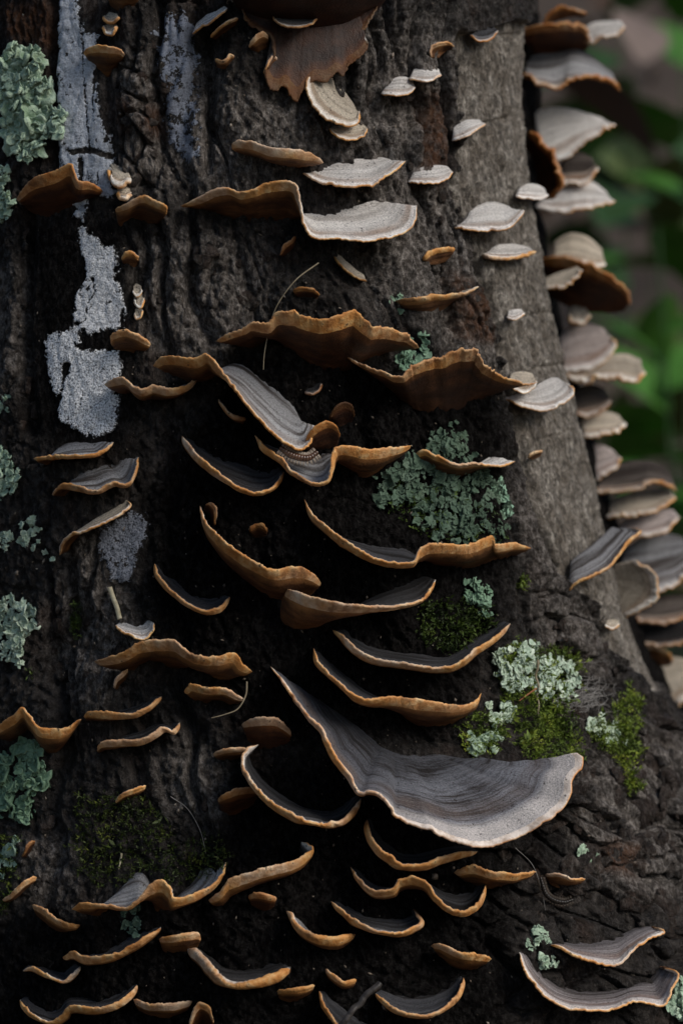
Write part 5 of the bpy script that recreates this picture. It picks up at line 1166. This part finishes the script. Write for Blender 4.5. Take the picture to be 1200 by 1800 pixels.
def litter():
    rs = np.random.default_rng(61); V = []; F = []; k = 0
    N_ = 1500
    for i in range(N_):
        y = rs.uniform(0.6, 8); x = rs.uniform(-0.3, 1.0) * (y + 0.75) * 0.35 + rs.normal(0, 0.05)
        L = rs.uniform(0.04, 0.09); W_ = L * rs.uniform(.25, .4)
        t = np.linspace(0, 1, 5); w = W_ * np.sin(np.pi * (t * .94 + .03))
        a = rs.uniform(0, 6.283); tl = rs.normal(0, 0.5, 2)
        loc = np.stack([np.stack([-w, t * L, 0.02 * w], 1), np.stack([w, t * L, rs.normal(0, .3) * w + 0.3 * W_ * t], 1)], 1).reshape(-1, 3)
        R = np.array([[math.cos(a), -math.sin(a), 0], [math.sin(a), math.cos(a), 0], [tl[0], tl[1], 1]])
        V.append(loc @ R.T + [x, y, float(GH(x, y)) + 0.03]); F.append(grid_faces(5, 2) + k); k += 10
    link('leaf_litter', mesh_np('leaf_litter', np.vstack(V), np.vstack(F), M_DEAD[0]), None, 'brown fallen leaves strewn over the forest floor behind the trunk', 'fallen leaves', kind='stuff')
litter()
def dead_leaf(label, px, py, d, L, mi, rz):
    tip = P(np.array(px), np.array(py), d)
    me = leaf_mesh('dead_leaf', L, L * 0.3, -0.3 * L, M_DEAD[mi])
    o = link('dead_leaf', me, None, label, 'dead leaf', 'blurred dry leaves')
    o.location = Vector(tip); o.rotation_euler = (1.0, 0.3, rz)

dead_leaf('pale pinkish dry leaf blurred in the top corner', 1125, 110, 3.2, 0.16, 2, 0.25)
dead_leaf('pale dry leaf blurred above the white curled bracket', 1085, -30, 3.2, 0.08, 2, 1.2)
dead_leaf('reddish brown dead leaf blurred beside the pale flat fan', 1150, 280, 3.0, 0.22, 1, 1.5)

# ------------------------------------------------------------------ crumbs of bark, needles and dust caught on the trunk
def crumbs():
    rs = np.random.default_rng(88); k = 900
    q = np.stack([rs.uniform(0, 1120, k * 2), rs.uniform(0, 1800, k * 2)], 1)
    q = q[q[:, 0] < np.interp(q[:, 1], SIL_R[:, 0], SIL_R[:, 1]) - 25][:k]
    k = len(q)
    c = surf(q[:, 0], q[:, 1]); n = body_n(q[:, 0], q[:, 1])
    a = rs.normal(0, 1, (k, 3)); a[:, 2] += rs.choice([0, 1.5], k); a -= n * (a * n).sum(1, keepdims=True) * 0.8; a /= np.linalg.norm(a, axis=1, keepdims=True)
    b = np.cross(n, a)
    L = PXM * rs.lognormal(0.85, 0.5, k)[:, None]; Wd = L * rs.uniform(0.25, 0.8, k)[:, None]; H = L * 0.3
    o = c + n * L * 0.1
    V = np.stack([o - a * L, o + b * Wd, o + a * L, o - b * Wd, o + n * H + a * L * 0.2, o - n * H], 1)
    f = np.array([(0, 1, 4), (1, 2, 4), (2, 3, 4), (3, 0, 4), (1, 0, 5), (2, 1, 5), (3, 2, 5), (0, 3, 5)])
    F = (np.arange(k)[:, None, None] * 6 + f[None]).reshape(-1, 3)
    m = mat_plain('crumbs', [(0.3, (0.05, 0.038, 0.03)), (0.5, (0.16, 0.125, 0.095)), (0.7, (0.42, 0.36, 0.29))], 130, 0.6)
    link('bark_crumbs', mesh_np('bark_crumbs', V.reshape(-1, 3), F, m, smooth=False), None, 'tiny bark crumbs and dust scattered over the trunk', 'debris', kind='stuff')
crumbs()
strand('plant_hair', 'fine web thread strung below the largest bracket fan', 'plant fibre', [(905, 1490), (935, 1520), (950, 1560), (958, 1600)], 0.6, M_WEB, 14)
strand('plant_hair', 'fine pale thread crossing the bark beside the lowest moss mat', 'plant fibre', [(300, 1400), (330, 1422), (352, 1460), (362, 1500)], 0.7, M_WEB, 12)
